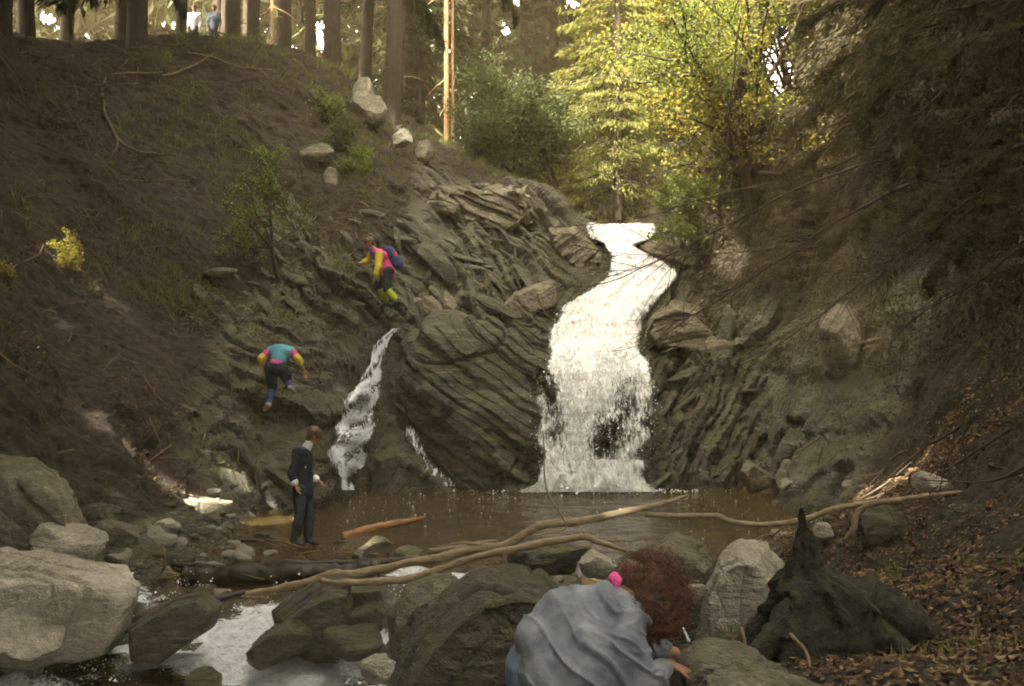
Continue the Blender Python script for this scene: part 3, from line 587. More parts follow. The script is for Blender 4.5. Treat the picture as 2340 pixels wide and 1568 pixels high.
B(1600,770,1700,830,22.2,M['rock'],171,'leaf strewn jutting ledge right of the broad waterfall',.8,.1,5,8,.06,.04,(0,-.2,1),16)
B(1880,690,1965,850,18.6,M['rock'],172,'brown earthy buttress on the bank above the dark hollow',.7,.1,5,8,.08,.04)
B(1860,1195,1905,1232,9.9,M['pale_rock'],173,'small grey stone just right of the mossy stump top',.8,.1)
# smaller stones along the shores: countable, alike
base_m = []
for s in range(6):
    v, f = rock_shape(300 + s, 2, 7, .06, 0); base_m.append(mesh_np('shore_stone', v * np.array([1, .9, .62]), f, M['rock' if s % 2 else 'pale_rock'], link=False))
def stones(n, xr, yr, s0, s1, seed, label, group, name='shore_stone', cond=None):
    r = np.random.default_rng(seed); k = 0
    while k < n:
        x = r.uniform(*xr); y = r.uniform(*yr); z = Hs(x, y)
        if cond and not cond(x, y, z): continue
        o = bpy.data.objects.new(name, base_m[r.integers(6)]); C.objects.link(o); s = r.uniform(s0, s1) * (.7 + .6 * r.random())
        o.location = surf(x, y)[0][0] + np.array([0, 0, s * .12]); o.scale = (s, s * r.uniform(.7, 1.2), s * r.uniform(.6, 1.1)); o.rotation_euler = (r.uniform(-.3, .3), r.uniform(-.3, .3), r.uniform(0, 6.28))
        tag(o, label, 'stone', group); k += 1
stones(70, (-6.2, -3.0), (11.8, 17.5), .10, .30, 1, 'small grey brown stone on the muddy left shore of the pool', 'stones along the left shore', cond=lambda x, y, z: -.05 < z < .5)
stones(60, (-3.4, 3.6), (11.6, 14.0), .10, .26, 2, 'small wet stone at the outlet of the pool near the logs', 'stones at the pool outlet', cond=lambda x, y, z: -.2 < z < .3)
stones(105, (-5.6, .2), (8.4, 11.8), .12, .42, 3, 'small dark stone in the white rapids', 'stones in the rapids', 'rapids_stone', cond=lambda x, y, z: z < .3)
stones(40, (2.2, 6.4), (11, 19), .10, .30, 4, 'small stone on the leafy right shore of the pool', 'stones along the right shore', cond=lambda x, y, z: -.1 < z < .6)
# gravel: nobody could count it
k = 16000; x = rng.uniform(-6.5, 6.5, k); y = rng.uniform(8, 19, k); z = H(x, y); s = (z > -.25) & (z < .45); q_, _ = surf(x[s], y[s])
v, f = rock_shape(400, 1, 5, .05, 0); n = len(q_); sc = rng.uniform(.018, .06, n)
vv = (v[None] * sc[:, None, None] * np.stack([np.ones(n), rng.uniform(.7, 1.2, n), rng.uniform(.5, .8, n)], 1)[:, None]) + q_[:, None]
tag(mesh_np('gravel', vv.reshape(-1, 3), (np.arange(n)[:, None, None] * len(v) + f).reshape(-1, 3), M['rock']), 'brown gravel and mud along the pool shores', None, None, 'stuff')

# angular plates standing out of the cliff along its bedding
def plates(n, xr, seed, nd, sd, zr, label):
    r = np.random.default_rng(seed); nd = np.array(nd, float); nd /= np.linalg.norm(nd); sd = np.array(sd, float); sd -= nd * (nd @ sd); sd /= np.linalg.norm(sd); td = np.cross(nd, sd); A = np.stack([sd, td, nd])
    x = r.uniform(*xr, n * 6); y = r.uniform(16.5, 28, n * 6); z = H(x, y); g = (z > zr[0]) & (z < zr[1]) & (np.abs(x - np.interp(z, [0, 2, 3.5, 5, 6.3], [1.65, 1.75, 1.9, 2.6, 2.9])) > 1.25) & ~((x > -4.6) & (x < 1.2) & (z < 3.9)) & ~((x > -6.2) & (x < -3.8) & (z > .9) & (z < 3.4)); x = x[g][:n]; y = y[g][:n]
    p, nn_ = surf(x, y); n = len(p); v, f = rock_shape(500 + seed, 2, 12, .04, 0); s = np.exp(r.normal(-1.75, .5, n)); d = np.stack([s * r.uniform(1.2, 3.2, n), s * r.uniform(.9, 1.6, n), s * r.uniform(.18, .5, n)], 1)
    v2, _ = rock_shape(520 + seed, 2, 12, .04, 0); vv = np.where((r.random(n) < .5)[:, None, None], v[None], v2[None]) * d[:, None]
    an = r.normal(0, .38, (n, 3)); c1, s1 = np.cos(an[:, 0])[:, None], np.sin(an[:, 0])[:, None]; c2, s2 = np.cos(an[:, 1])[:, None], np.sin(an[:, 1])[:, None]
    vv = np.stack([vv[..., 0] * c1 - vv[..., 1] * s1, vv[..., 0] * s1 + vv[..., 1] * c1, vv[..., 2]], -1); vv = np.stack([vv[..., 0] * c2 - vv[..., 2] * s2, vv[..., 1], vv[..., 0] * s2 + vv[..., 2] * c2], -1)
    vv = vv @ A + (p - nn_ * (d[:, 2:] * .15))[:, None]
    tag(mesh_np('rock_ledges', vv.reshape(-1, 3), (np.arange(n)[:, None, None] * len(v) + f).reshape(-1, 3), M['ledge'], smooth=False), label, None, None, 'stuff')
M['ledge'] = rock_mat('ledge_rock', (.012, .011, .008), (.050, .046, .036), (.20, .19, .155), .4, .5, bands=(6, 6, 24))
plates(270, (-6.2, 1.0), 1, (.62, -.25, .74), (.74, .1, -.62), (.1, 6.6), 'broken rock plates bedded in the cliff left of the falls')
plates(150, (2.6, 5.2), 2, (-.80, -.15, .55), (.5, .3, .8), (.1, 6.0), 'broken rock plates bedded in the cliff right of the falls')

# ------------------------------------------------------------------ wood: logs, branches, roots
def tube(pts, rad, seg=8, res=6, rough=.15, seed=0, wig=0.0, caps=True):
    pts = np.array(pts, float); n = len(pts); rad = np.interp(np.linspace(0, 1, n), np.linspace(0, 1, len(np.atleast_1d(rad))), np.atleast_1d(rad))
    t = np.linspace(0, n - 1, (n - 1) * res + 1); i = np.clip(t.astype(int), 0, n - 2); u = (t - i)[:, None]
    p0 = pts[np.clip(i - 1, 0, n - 1)]; p1 = pts[i]; p2 = pts[i + 1]; p3 = pts[np.clip(i + 2, 0, n - 1)]
    q = .5 * ((2 * p1) + (-p0 + p2) * u + (2 * p0 - 5 * p1 + 4 * p2 - p3) * u * u + (-p0 + 3 * p1 - 3 * p2 + p3) * u ** 3)
    if wig: q = q + wig * np.stack([fbm(q * 2.5 + s, 2, seed + s) for s in (1, 2, 3)], 1)
    r = np.interp(t, np.arange(n), rad); tg = np.gradient(q, axis=0); tg /= np.linalg.norm(tg, axis=1)[:, None] + 1e-9
    ref = np.array([0, 0, 1.0]) if abs(tg[:, 2].mean()) < .8 else np.array([0, 1.0, 0])
    a = np.cross(tg, ref); a /= np.linalg.norm(a, axis=1)[:, None] + 1e-9; b_ = np.cross(tg, a)
    th = np.linspace(0, 2 * np.pi, seg, endpoint=False)
    ring = np.cos(th)[None, :, None] * a[:, None] + np.sin(th)[None, :, None] * b_[:, None]
    m = len(q); rr = r[:, None] * (1 + rough * vnoise(np.stack([np.repeat(np.arange(m) * .9, seg), np.tile(np.cos(th) * 1.3 + seed, m), np.tile(np.sin(th) * 1.3, m)], 1), seed).reshape(m, seg))
    v = (q[:, None] + ring * rr[..., None]).reshape(-1, 3); k = np.arange(m * seg).reshape(m, seg); kn = np.roll(k, -1, 1)
    f = np.stack([k[:-1], kn[:-1], kn[1:], k[1:]], -1).reshape(-1, 4)
    v = np.vstack([v, q[0], q[-1]]); e0 = len(v) - 2
    tr = np.vstack([np.stack([kn[0], k[0], np.full(seg, e0)], 1), np.stack([k[-1], kn[-1], np.full(seg, e0 + 1)], 1)])
    return v, f, tr
def join(ts):
    V_, F4, F3, n = [], [], [], 0
    for v, f, t in ts: V_.append(v); F4.append(f + n); F3.append(t + n); n += len(v)
    return np.vstack(V_), [np.vstack(F4), np.vstack(F3)]
def UV(*a): return [P(*k) for k in a]
M['pale_wood'] = simple('pale_barkless_wood', (.09, .072, .043), (.27, .215, .135), 9, .75, (1, 1, 4))
M['bark'] = simple('dark_bark', (.012, .009, .006), (.042, .031, .020), 14, .9, (1, 1, .3), .9)
M['black_log'] = simple('black_wet_log', (.010, .008, .006), (.035, .027, .018), 12, .5, (.5, 1, 1), .8)
M['twig'] = simple('brown_twig', (.014, .010, .006), (.05, .036, .022), 10, .8)
M['root'] = simple('pale_root', (.06, .042, .026), (.16, .115, .07), 10, .8)
M['orange_log'] = simple('peeled_orange_log', (.07, .03, .010), (.28, .13, .04), 7, .6, (1, 2, 2))
def wood(name, segs, mat, label, cat='branch', group=None, seg=11, rough=.24, seed=0, wig=.022, parts=None):
    """first tube is the thing's own stem; further tubes are side branches, each a part"""
    t0 = tube(segs[0][0], segs[0][1], seg, 8, rough, seed, wig); c0 = t0[0].mean(0)
    if len(segs) == 1:
        o = mesh_np(name, t0[0] - c0, [t0[1], t0[2]], mat); o.location = c0; return tag(o, label, cat, group)
    rt = empty(name, c0, label, cat, group); child('stem', t0[0], [t0[1], t0[2]], mat, rt)
    for i, s in enumerate(segs[1:]):
        t = tube(s[0], s[1], 7, 6, rough, seed + i + 1, wig); child('side_branch', t[0], [t[1], t[2]], mat, rt)
    return rt
wood('fallen_branch', [(UV((485,1374,10.2),(600,1352,10.15),(700,1330,10.1),(762,1311,10.1),(800,1314,10.1),(900,1294,10.0),(1000,1275,9.9),(1070,1256,9.9),(1150,1246,9.85),(1200,1218,9.8),(1240,1200,9.8),(1325,1192,9.75),(1430,1168,9.7),(1515,1148,9.7),(1575,1132,9.7)),[.035,.04,.042,.05,.042,.045,.05,.04,.042,.04,.03,.012]),
    (UV((1475,1176,9.7),(1560,1178,9.7),(1640,1180,9.6),(1670,1192,9.6),(1740,1198,9.55),(1830,1190,9.5),(1900,1166,9.4),(1990,1150,9.3),(2080,1138,9.3),(2200,1124,9.2)),[.026,.028,.03,.026,.03,.028,.026,.022,.016]),
    (UV((1290,1192,9.75),(1276,1170,9.8),(1262,1150,9.8),(1246,1110,9.9),(1241,1040,9.95),(1240,985,10)),[.010,.010,.008,.006]),
    (UV((1120,1250,9.85),(1060,1240,9.9),(1000,1252,10)),[.016,.014,.008]),(UV((1290,1192,9.7),(1286,1212,9.7),(1240,1224,9.7),(1170,1228,9.7)),[.010,.008,.004])],
    M['pale_wood'],'long crooked pale branch reaching across the pool outlet onto the right bank', seed=5)
wood('fallen_branch', [(UV((735,1328,9.9),(770,1334,9.85),(850,1330,9.8),(930,1322,9.75),(1000,1302,9.7),(1080,1277,9.65),(1180,1252,9.6),(1260,1240,9.6),(1335,1230,9.6),(1362,1240,9.6),(1432,1258,9.6)),[.028,.034,.035,.036,.034,.036,.038,.034,.028,.016]),
    (UV((1338,1231,9.6),(1334,1219,9.6),(1330,1212,9.6)),[.014,.006])], M['pale_wood'], 'shorter pale branch lying under the long crooked one above the great dark boulder', seed=9)
wood('fallen_branch', [(UV((980,1256,11.2),(1040,1252,11.1),(1090,1262,11.0),(1150,1270,10.9)),[.03,.032,.026,.02]),(UV((1040,1252,11.1),(1090,1240,11.1),(1140,1236,11.2)),[.02,.012])], M['pale_wood'], 'short grey forked branch behind the two long pale ones', seed=11)
wood('log', [(UV((418,1318,11.9),(500,1316,11.9),(600,1312,11.85),(700,1308,11.8),(800,1302,11.8),(870,1298,11.8)),[.10,.115,.11,.105,.10,.09])], M['black_log'], 'thick black wet log damming the pool outlet', 'log', seg=22, seed=3, rough=.35, wig=.03)
wood('log', [(UV((392,1288,12.5),(440,1296,12.45),(520,1298,12.4),(640,1292,12.4),(760,1288,12.4),(880,1284,12.4),(960,1276,12.4)),[.035,.05,.045,.05,.045,.04,.03])], M['black_log'], 'thinner wet log just behind the thick black one', 'log', seg=12, seed=4, rough=.3)
wood('log', [(UV((255,1442,9.75),(330,1418,9.75),(420,1392,9.8),(500,1366,9.9),(560,1350,10)),[.06,.075,.06,.04,.02])], M['black_log'], 'split dark timber slanting along the huge pale boulder to the rapids', 'log', seg=7, seed=6, rough=.3)
wood('fallen_branch', [(UV((330,1408,9.9),(400,1376,10),(500,1362,10.05),(560,1364,10.1),(620,1370,10.1)),[.02,.026,.022,.018,.01])], M['root'], 'thin brown branch resting along the split dark timber', seed=8)
wood('fallen_branch', [(UV((352,1326,11.4),(372,1300,11.3),(376,1270,11.3),(368,1240,11.3)),[.014,.012,.008]),(UV((376,1280,11.3),(392,1262,11.3)),[.006,.003])], M['root'], 'thin upright orange brown twig in front of the log dam', seed=2)
wood('log', [(UV((782,1228,15.3),(830,1216,15.5),(880,1202,15.7),(930,1192,15.9),(972,1182,16.1)),[.07,.075,.065,.05,.02]),(UV((800,1222,15.35),(812,1205,15.35)),[.012,.005])], M['orange_log'], 'peeled orange log floating in the pool right of the wading boy', 'log', seg=12, seed=12, rough=.2)
wood('twig', [(UV((1228,672,22.0),(1238,700,21.9),(1250,722,21.9)),[.03,.025,.015])], M['root'], 'short orange stick hanging below the greenish flat slab', 'stick')
wood('root', [(UV((2060,1142,9.1),(2000,1150,9.1),(1968,1165,9.1),(1955,1185,9.05),(1952,1210,9.0),(1932,1232,9.0)),[.02,.028,.03,.03,.02])], M['root'], 'pale bare root bending down from the sunlit leaves over the dark rock', 'root', seed=4)
wood('stick', [(UV((1546,1412,4.6),(1558,1440,4.5),(1572,1470,4.45)),[.007,.008,.007])], simple('bluish_stick',(.30,.34,.44),(.55,.58,.66),20), 'thin bluish white stick standing by the mossy stone near her hand', 'stick')
wood('stick', [(UV((1690,1440,4.9),(1702,1480,4.8),(1712,1506,4.8)),[.009,.008,.006])], M['root'], 'thin straight pale twig above the mossy stone in the bottom right', 'stick')
wood('stick', [(UV((1802,1450,4.9),(1840,1490,4.8),(1852,1530,4.7)),[.010,.010,.006])], M['root'], 'thicker brown twig right of the mossy stone in the bottom right', 'stick')
# roots on the left hillside
for i, (pp, lb) in enumerate([(((240,178),(236,215),(240,255),(262,300),(268,330),(246,370),(234,412)),'long crooked root hanging down the shaded left hillside'),
        (((268,318),(290,335),(330,348),(380,352)),'root curving right from the long hanging one'),(((370,172),(420,160),(460,140),(492,122)),'bare root running up towards the tiny pair of walkers'),
        (((250,170),(310,168),(370,165)),'level root at the top of the long hanging one'),(((430,120),(470,128),(540,150),(640,168),(700,205)),'long root along the crest under the tall trunks'),
        (((230,408),(330,412),(430,410)),'straight half buried root across the left hillside'),(((668,500),(684,540),(700,575),(714,600)),'slender pale stick leaning on the hillside above the climber in pink'),
        (((10,620),(45,600),(80,585),(102,562)),'sunlit twig beside the bright yellow bush')]):
    pts3 = [hit(a, b_, 8, 30, .12) for a, b_ in pp]
    wood('root' if i < 6 else 'stick', [(pts3, [.03, .026, .014] if i < 5 else [.018, .012])], M['root'], lb, 'root' if i < 6 else 'stick', seed=i, wig=.04)
# mossy stump
def stump():
    base = hit(1880, 1440, 4, 9); cx0, cy0 = P(1835, 1300, 5.6)[0], 5.6
    zt = P(1835, 1158, 5.6)[2]; zb = Hs(cx0, cy0) - .25
    rt = empty('mossy_stump', (cx0, cy0, zb + .25), 'dark mossy tree stump with a splintered spike beside the tall pale rock', 'stump')
    n, s = 46, 44; tt = np.linspace(0, 1, n); th = np.linspace(0, 2 * np.pi, s, endpoint=False); v = []
    for t in tt:
        z = zb + (zt - zb) * t; r = np.interp(t, [0, .25, .45, .6, .68, .8, 1], [.62, .50, .36, .24, .10, .05, .006])
        sh = np.interp(t, [0, .5, .68, 1], [.22, .16, .0, -.01])
        rr = r * (1 + (.32 * (1 - t)) * np.sin(th * 5 + t * 2) ** 3 + .10 * np.sin(th * 11 + 3 * t))
        v.append(np.stack([cx0 + sh + rr * np.cos(th), cy0 + rr * np.sin(th) * .8, np.full(s, z)], 1))
    v = np.array(v).reshape(-1, 3); v = v + .065 * np.stack([fbm(v * 9 + k_, 5, k_, .65) for k_ in (1, 2, 3)], 1)
    k = np.arange(n * s).reshape(n, s); kn = np.roll(k, -1, 1); f = np.stack([k[:-1], kn[:-1], kn[1:], k[1:]], -1).reshape(-1, 4)
    child('trunk', v, f, M['stump'], rt)
    for i, ph in enumerate((-.5, .35, 2.6)):
        q = [np.array([cx0 + .2 + math.cos(ph) * r_, cy0 - abs(math.sin(ph)) * r_ * .7, np.interp(r_, [.2, .9], [zb + .55, zb + .12])]) for r_ in (.15, .35, .5, .7)]
        t = tube(q, [.13, .11, .08, .04], 9, 6, .2, i); child('root', t[0], [t[1], t[2]], M['stump'], rt)
M['stump'] = rock_mat('mossy_stump_wood', (.005, .004, .003), (.013, .010, .007), (.035, .028, .018), .22, .7, bands=(20, 20, 3), scale=2)
stump()
# ------------------------------------------------------------------ foliage
def leafm(name, c0, c1, tr=.35, rough=.6, sc=1.2):
    m, t, b = newmat(name); q = NB(t)
    n = q.noise(sc, 3, .6, q.pos()); rnd = q.attr('hue')
    f = q.math('ADD', q.math('MULTIPLY', n, .5), q.math('MULTIPLY', rnd, .5))
    col = q.ramp(f, [(.25, c0), (.75, c1)]); q.to(col, b.inputs['Base Color']); b.inputs['Roughness'].default_value = rough
    b.inputs['Specular IOR Level'].default_value = .25
    tl = q.n('BsdfTranslucent'); q.to(q.mix(1.0, col, (1.15, 1.2, .7), 'MULTIPLY'), tl.inputs[0]); mx = q.n('MixShader'); mx.inputs[0].default_value = tr
    q.to(b.outputs[0], mx.inputs[1]); q.to(tl.outputs[0], mx.inputs[2]); q.to(mx.outputs[0], t.nodes['Material Output'].inputs[0])
    return m
M['needles'] = leafm('spruce_needles', (.010, .015, .005), (.048, .058, .015), .25)
M['needles_sunlit'] = leafm('sunlit_spruce_needles', (.085, .10, .022), (.23, .225, .06), .4)  # sunlit gold put into the needle colour
M['dead_needles'] = leafm('brown_green_needles', (.024, .021, .010), (.085, .072, .030), .25)
M['leaf_yellow'] = leafm('yellow_spring_leaves', (.14, .14, .022), (.32, .26, .045), .45)
M['leaf_green'] = leafm('light_green_leaves', (.06, .10, .018), (.22, .24, .06), .45)
M['leaf_dark'] = leafm('dull_green_leaves', (.026, .040, .013), (.085, .10, .035), .35)
M['litter'] = leafm('sunlit_dry_leaves', (.06, .035, .018), (.36, .25, .14), .1, .85, 3)  # brighter leaves that paint the sunlit patch on the right bank
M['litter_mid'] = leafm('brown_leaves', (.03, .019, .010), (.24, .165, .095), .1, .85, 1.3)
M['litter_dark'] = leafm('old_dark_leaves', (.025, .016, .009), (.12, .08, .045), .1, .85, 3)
M['grassy'] = leafm('grass_blades', (.05, .07, .015), (.16, .17, .05), .3)
LIT = []                                      # sunlight lines to chosen spots; crown leaves on them are left out
def lit(p, r): LIT.append((np.array(p), r))
def lit_hit(U, V, r, lo=3): lit(hit(U, V, lo, 40), r)
for a in [(312,1158,.16),(1950,1215,.2),(600,1160,.25),(1690,800,.12),(2130,960,.12),(1560,560,.3)]: lit_hit(*a)
lit(hit(140, 625, 8, 22) + np.array([0, 0, .45]), .3); lit(hit(20, 640, 8, 22) + np.array([0, 0, .3]), .12)
for a in [(1350,40,30,1.3),(1400,120,30,1.2),(1370,220,30,1.2),(1340,320,29,.8),(1420,30,29,1.4),(1480,130,27,1.4),(1560,60,27,1.4),(1560,190,25,1.5),(1500,260,25,.9),(1620,60,26,1.4),(1640,180,25,1.0),(1680,30,26,1.2),(1640,300,24.5,.6),(1560,330,24,.4),(1600,400,23,.4),
          (1020,110,30,.35),(1018,180,30,.35),(1020,260,30,.35),(1022,350,30,.35),(1034,120,32,.3),(895,250,29,.25),(650,30,31,.5),(700,20,33,.9),(2020,1112,12.3,.55),(1985,1150,11.6,.4),(2050,1085,13,.5),(430,1140,15.7,.24),(490,1150,15.7,.18),(370,1134,15.7,.18),(880,1200,15.7,.12),(1360,1250,11.5,.4),(1200,1235,12.5,.25),(610,1160,16.5,.5),(1600,1180,15,.2),(840,1245,13.3,.2),(1420,1170,9.7,.22),(1750,1215,13.8,.35),
          (1150,200,31,.25),(1240,250,30,.3),(1380,460,30,.2)]: lit(P(*a[:3]), a[3])
LP_ = np.array([p for p, _ in LIT]); LR_ = np.array([r for _, r in LIT])
def in_gap(p, grow=0.0):
    """points that would stand in one of those lines"""
    out = np.zeros(len(p), bool)
    for q, r in zip(LP_, LR_):
        d = p - q; t = d @ SUN; e = np.linalg.norm(d - t[:, None] * SUN, axis=1); out |= (t > .4) & (e < r + grow)
    return out
# bright openings between the crowns, where the sky shows from the path
SKY = [(105,42,16),(122,45,6),(165,30,5),(238,35,6),(240,55,5),(200,80,9),(205,95,8),(163,115,8),(130,68,7),(332,18,8),(345,52,9),(375,52,9),(400,60,13),(378,88,13),(205,108,5),(480,26,7),(735,65,20),(735,110,14),(738,150,9),(725,95,10),(680,60,7),(670,85,6),(672,128,8),(706,65,7),(700,110,6),(708,140,6),(1155,70,9),(1152,55,6),(1180,3,8),
       (1310,5,14),(1290,20,8),(1240,95,5),(1780,88,16),(1790,72,10),(1770,120,14),(1765,140,22),(1780,165,26),(1795,190,18),(1760,165,10),(1790,115,9),(1745,120,8),(1705,140,7),(1703,165,9),(1688,190,9),(1693,205,11),(1690,220,7),(1700,190,7),(1770,210,9),(1782,205,7),(1660,243,5),(1680,80,5),(1540,50,5),(550,110,4),(240,80,4),(590,40,6),(610,85,4),(160,45,4)]
SKR = np.array([ray(a, b_) for a, b_, _ in SKY]); SKD = SKR / np.linalg.norm(SKR, axis=1)[:, None]; SKA = np.array([r * (.85 if a < 1000 else 1.2) / F for a, _, r in SKY])
def in_sky(p, k=1.0):
    d = p - CAM; d = d / np.linalg.norm(d, axis=1)[:, None]
    return ((d @ SKD.T) > np.cos(SKA * k)[None, :]).any(1)

def leaves_mesh(c0, ax, wd, L, Wd, fold=.25):
    """kite shaped leaves: centre, axis, side direction (all (n,3)), length, width (n,)"""
    n = len(c0); L = np.broadcast_to(L, n)[:, None]; Wd = np.broadcast_to(Wd, n)[:, None]
    nr = np.cross(ax, wd)
    v = np.stack([c0 - ax * L * .5, c0 + wd * Wd * .5 + nr * Wd * fold - ax * L * .05, c0 + ax * L * .5, c0 - wd * Wd * .5 + nr * Wd * fold - ax * L * .05], 1)
    f = np.arange(n)[:, None] * 4 + np.array([0, 1, 2, 3]); return v.reshape(-1, 3), f
def frame(a, r):
    a = a / (np.linalg.norm(a, axis=1)[:, None] + 1e-9); w_ = np.cross(a, r.normal(size=a.shape)); w_ /= np.linalg.norm(w_, axis=1)[:, None] + 1e-9; return a, w_
def spruce(h, rad, seed, bare=.25, nb=110, per=170, leafL=.16, droop=.35, dead=True):
    """returns (trunk arrays, crown leaf arrays c, a, w, L, W) in local space"""
    r = np.random.default_rng(seed); t0 = tube([(0, 0, -.6), (r.normal(0, .1), r.normal(0, .1), h * .5), (0, 0, h)], [h * .0105 + .02, h * .007 + .015, .012], 9, 14, .08, seed)
    zs = np.sort(r.uniform(bare, .985, nb) ** .9) * h; ang = r.uniform(0, 2 * np.pi, nb)
    wood_ = [t0]; C_, A_ = [], []
    for z, a in zip(zs, ang):
        k = 1 - (z / h - bare) / (1 - bare); k = min(max(k, 0), 1); L = rad * (.12 + .88 * k ** .8) * r.uniform(.7, 1.1); d = np.array([math.cos(a), math.sin(a), 0]); s = np.array([-d[1], d[0], 0])
        tt = np.linspace(0, 1, 7); up = .25 * (1 - k)
        ax_ = np.array([0, 0, z]) + d * (L * tt)[:, None] + np.array([0, 0, 1.0]) * (L * (up * tt - droop * tt ** 1.6 + .16 * tt ** 4))[:, None]
        if len(wood_) < 60: wood_.append(tube(ax_[::2], [.012 + .012 * L, .004], 4, 2, 0, 1))
        m = int(per * (.35 + .65 * L / rad)); u = r.beta(1.5, 1.0, m); side = r.choice([-1, 1], m); w_ = r.random(m) ** .8 * (.10 + .26 * (1 - u)) * L
        pos = np.stack([np.interp(u, tt, ax_[:, i]) for i in range(3)], 1)
        hang = (.10 + .55 * w_) * r.uniform(.2, 1.1, m)
        pos = pos + s * (side * w_)[:, None] + d * (w_ * .45)[:, None]; pos[:, 2] -= hang * .8
        a_ = d * .7 + s * (side * r.uniform(.1, .9, m))[:, None] + np.array([0, 0, -1]) * r.uniform(.15, 1.3, m)[:, None]
        C_.append(pos); A_.append(a_)
    if dead:      # bare snags on the lower trunk
        for _ in range(14):
            z = r.uniform(.04, bare + .05) * h; a = r.uniform(0, 6.28); L = r.uniform(.4, 1.4); d = np.array([math.cos(a), math.sin(a), r.uniform(-.5, .05)])
            wood_.append(tube([np.array([0, 0, z]), np.array([0, 0, z]) + d * L * .6, np.array([0, 0, z]) + d * L + np.array([0, 0, -.1])], [.016, .004], 4, 2, 0, 1))
    c_ = np.vstack(C_); a_, w_ = frame(np.vstack(A_), r); n = len(c_)
    return join(wood_), (c_, a_, w_, leafL * r.uniform(.6, 1.3, n), leafL * r.uniform(.16, .30, n))
def broadleaf(h, rad, seed, nb=9, n=6000, leafL=.07, gap=.9, zlo=.25):
    r = np.random.default_rng(seed); wood_ = []; tips = []
    def grow(p, d, L, rr, lev):
        q = [p]; d = d / np.linalg.norm(d)
        for _ in range(3): d = d + r.normal(0, .16, 3) + np.array([0, 0, .05]); d /= np.linalg.norm(d); q.append(q[-1] + d * L / 3)
        wood_.append(tube(q, [rr, rr * .55], 5 if lev else 8, 2, .05, 1))
        if lev >= 3: tips.extend([q[-1], q[-2], q[1]]); return
        if lev == 2: tips.append(q[-1])
        for _ in range(4 if lev else nb):
            k = r.integers(1, 4); e = d + r.normal(0, .75, 3) + np.array([0, 0, .15]); grow(q[k], e, L * r.uniform(.5, .75), rr * .5, lev + 1)
    grow(np.array([0, 0, -.2]), np.array([0, 0, 1.]), h * .45, h * .016 + .01, 0)
    tips = np.array(tips); s = np.array([rad / max(.3, np.abs(tips[:, 0]).max()), rad / max(.3, np.abs(tips[:, 1]).max()), 1]);
    k = r.integers(0, len(tips), n); c_ = tips[k] + r.normal(0, rad * .10 * gap, (n, 3)) * np.array([1, 1, .7]); a_ = r.normal(0, 1, (n, 3)) + np.array([0, 0, -.4]); a_, w_ = frame(a_, r)
    c_ = c_[c_[:, 2] > zlo * h * .4] if zlo else c_; m = len(c_)
    return join(wood_), (c_, a_[:m], w_[:m], leafL * r.uniform(.6, 1.25, m), leafL * r.uniform(.5, .85, m))
protos = {}
def variant(key):
    if key not in protos:
        kind, s = key.split(':'); s = int(s)
        if kind == 'tall': protos[key] = spruce(21, 2.5, s, .34, 105, 210, .24)
        if kind == 'full': protos[key] = spruce(15, 3.0, s, .05, 130, 230, .20, .40)
        if kind == 'young': protos[key] = spruce(7.5, 1.9, s, .04, 95, 190, .13, .32, False)
        if kind == 'shade': protos[key] = spruce(19, 4.0, s, .10, 125, 260, .46, .35)
        if kind == 'over': protos[key] = spruce(20, 5.0, s, .34, 110, 300, .50, .30)
        if kind == 'high':      # tall bare stem under a broad round crown
            r = np.random.default_rng(s); t = [tube([(0, 0, -.5), (.2, .1, 12), (0, 0, 25)], [.32, .24, .08], 9, 8, .1, s)]; cs = []
            for q in range(16):
                a = r.uniform(0, 6.28); z = r.uniform(14, 24); L = r.uniform(2.5, 5.0); e = np.array([math.cos(a) * L, math.sin(a) * L, z + r.uniform(.5, 2.5)]); t.append(tube([(0, 0, z), e * .5 + np.array([0, 0, z * .5 + .3]), e], [.1, .03], 5, 4, .1, q)); cs.append(e); cs.append(e * .6 + np.array([0, 0, z * .4 + .5]))
            cs = np.array(cs); n = 26000; c_ = cs[r.integers(0, len(cs), n)] + r.normal(0, 1.15, (n, 3)) * np.array([1, 1, .8]); a_, w_ = frame(r.normal(size=(n, 3)), r); protos[key] = (join(t), (c_, a_, w_, .34 * r.uniform(.6, 1.3, n), .22 * r.uniform(.6, 1.2, n)))
        if kind == 'gold': protos[key] = spruce(15, 2.8, s, .08, 190, 330, .17, .5, False)
    return protos[key]
_pm = {}
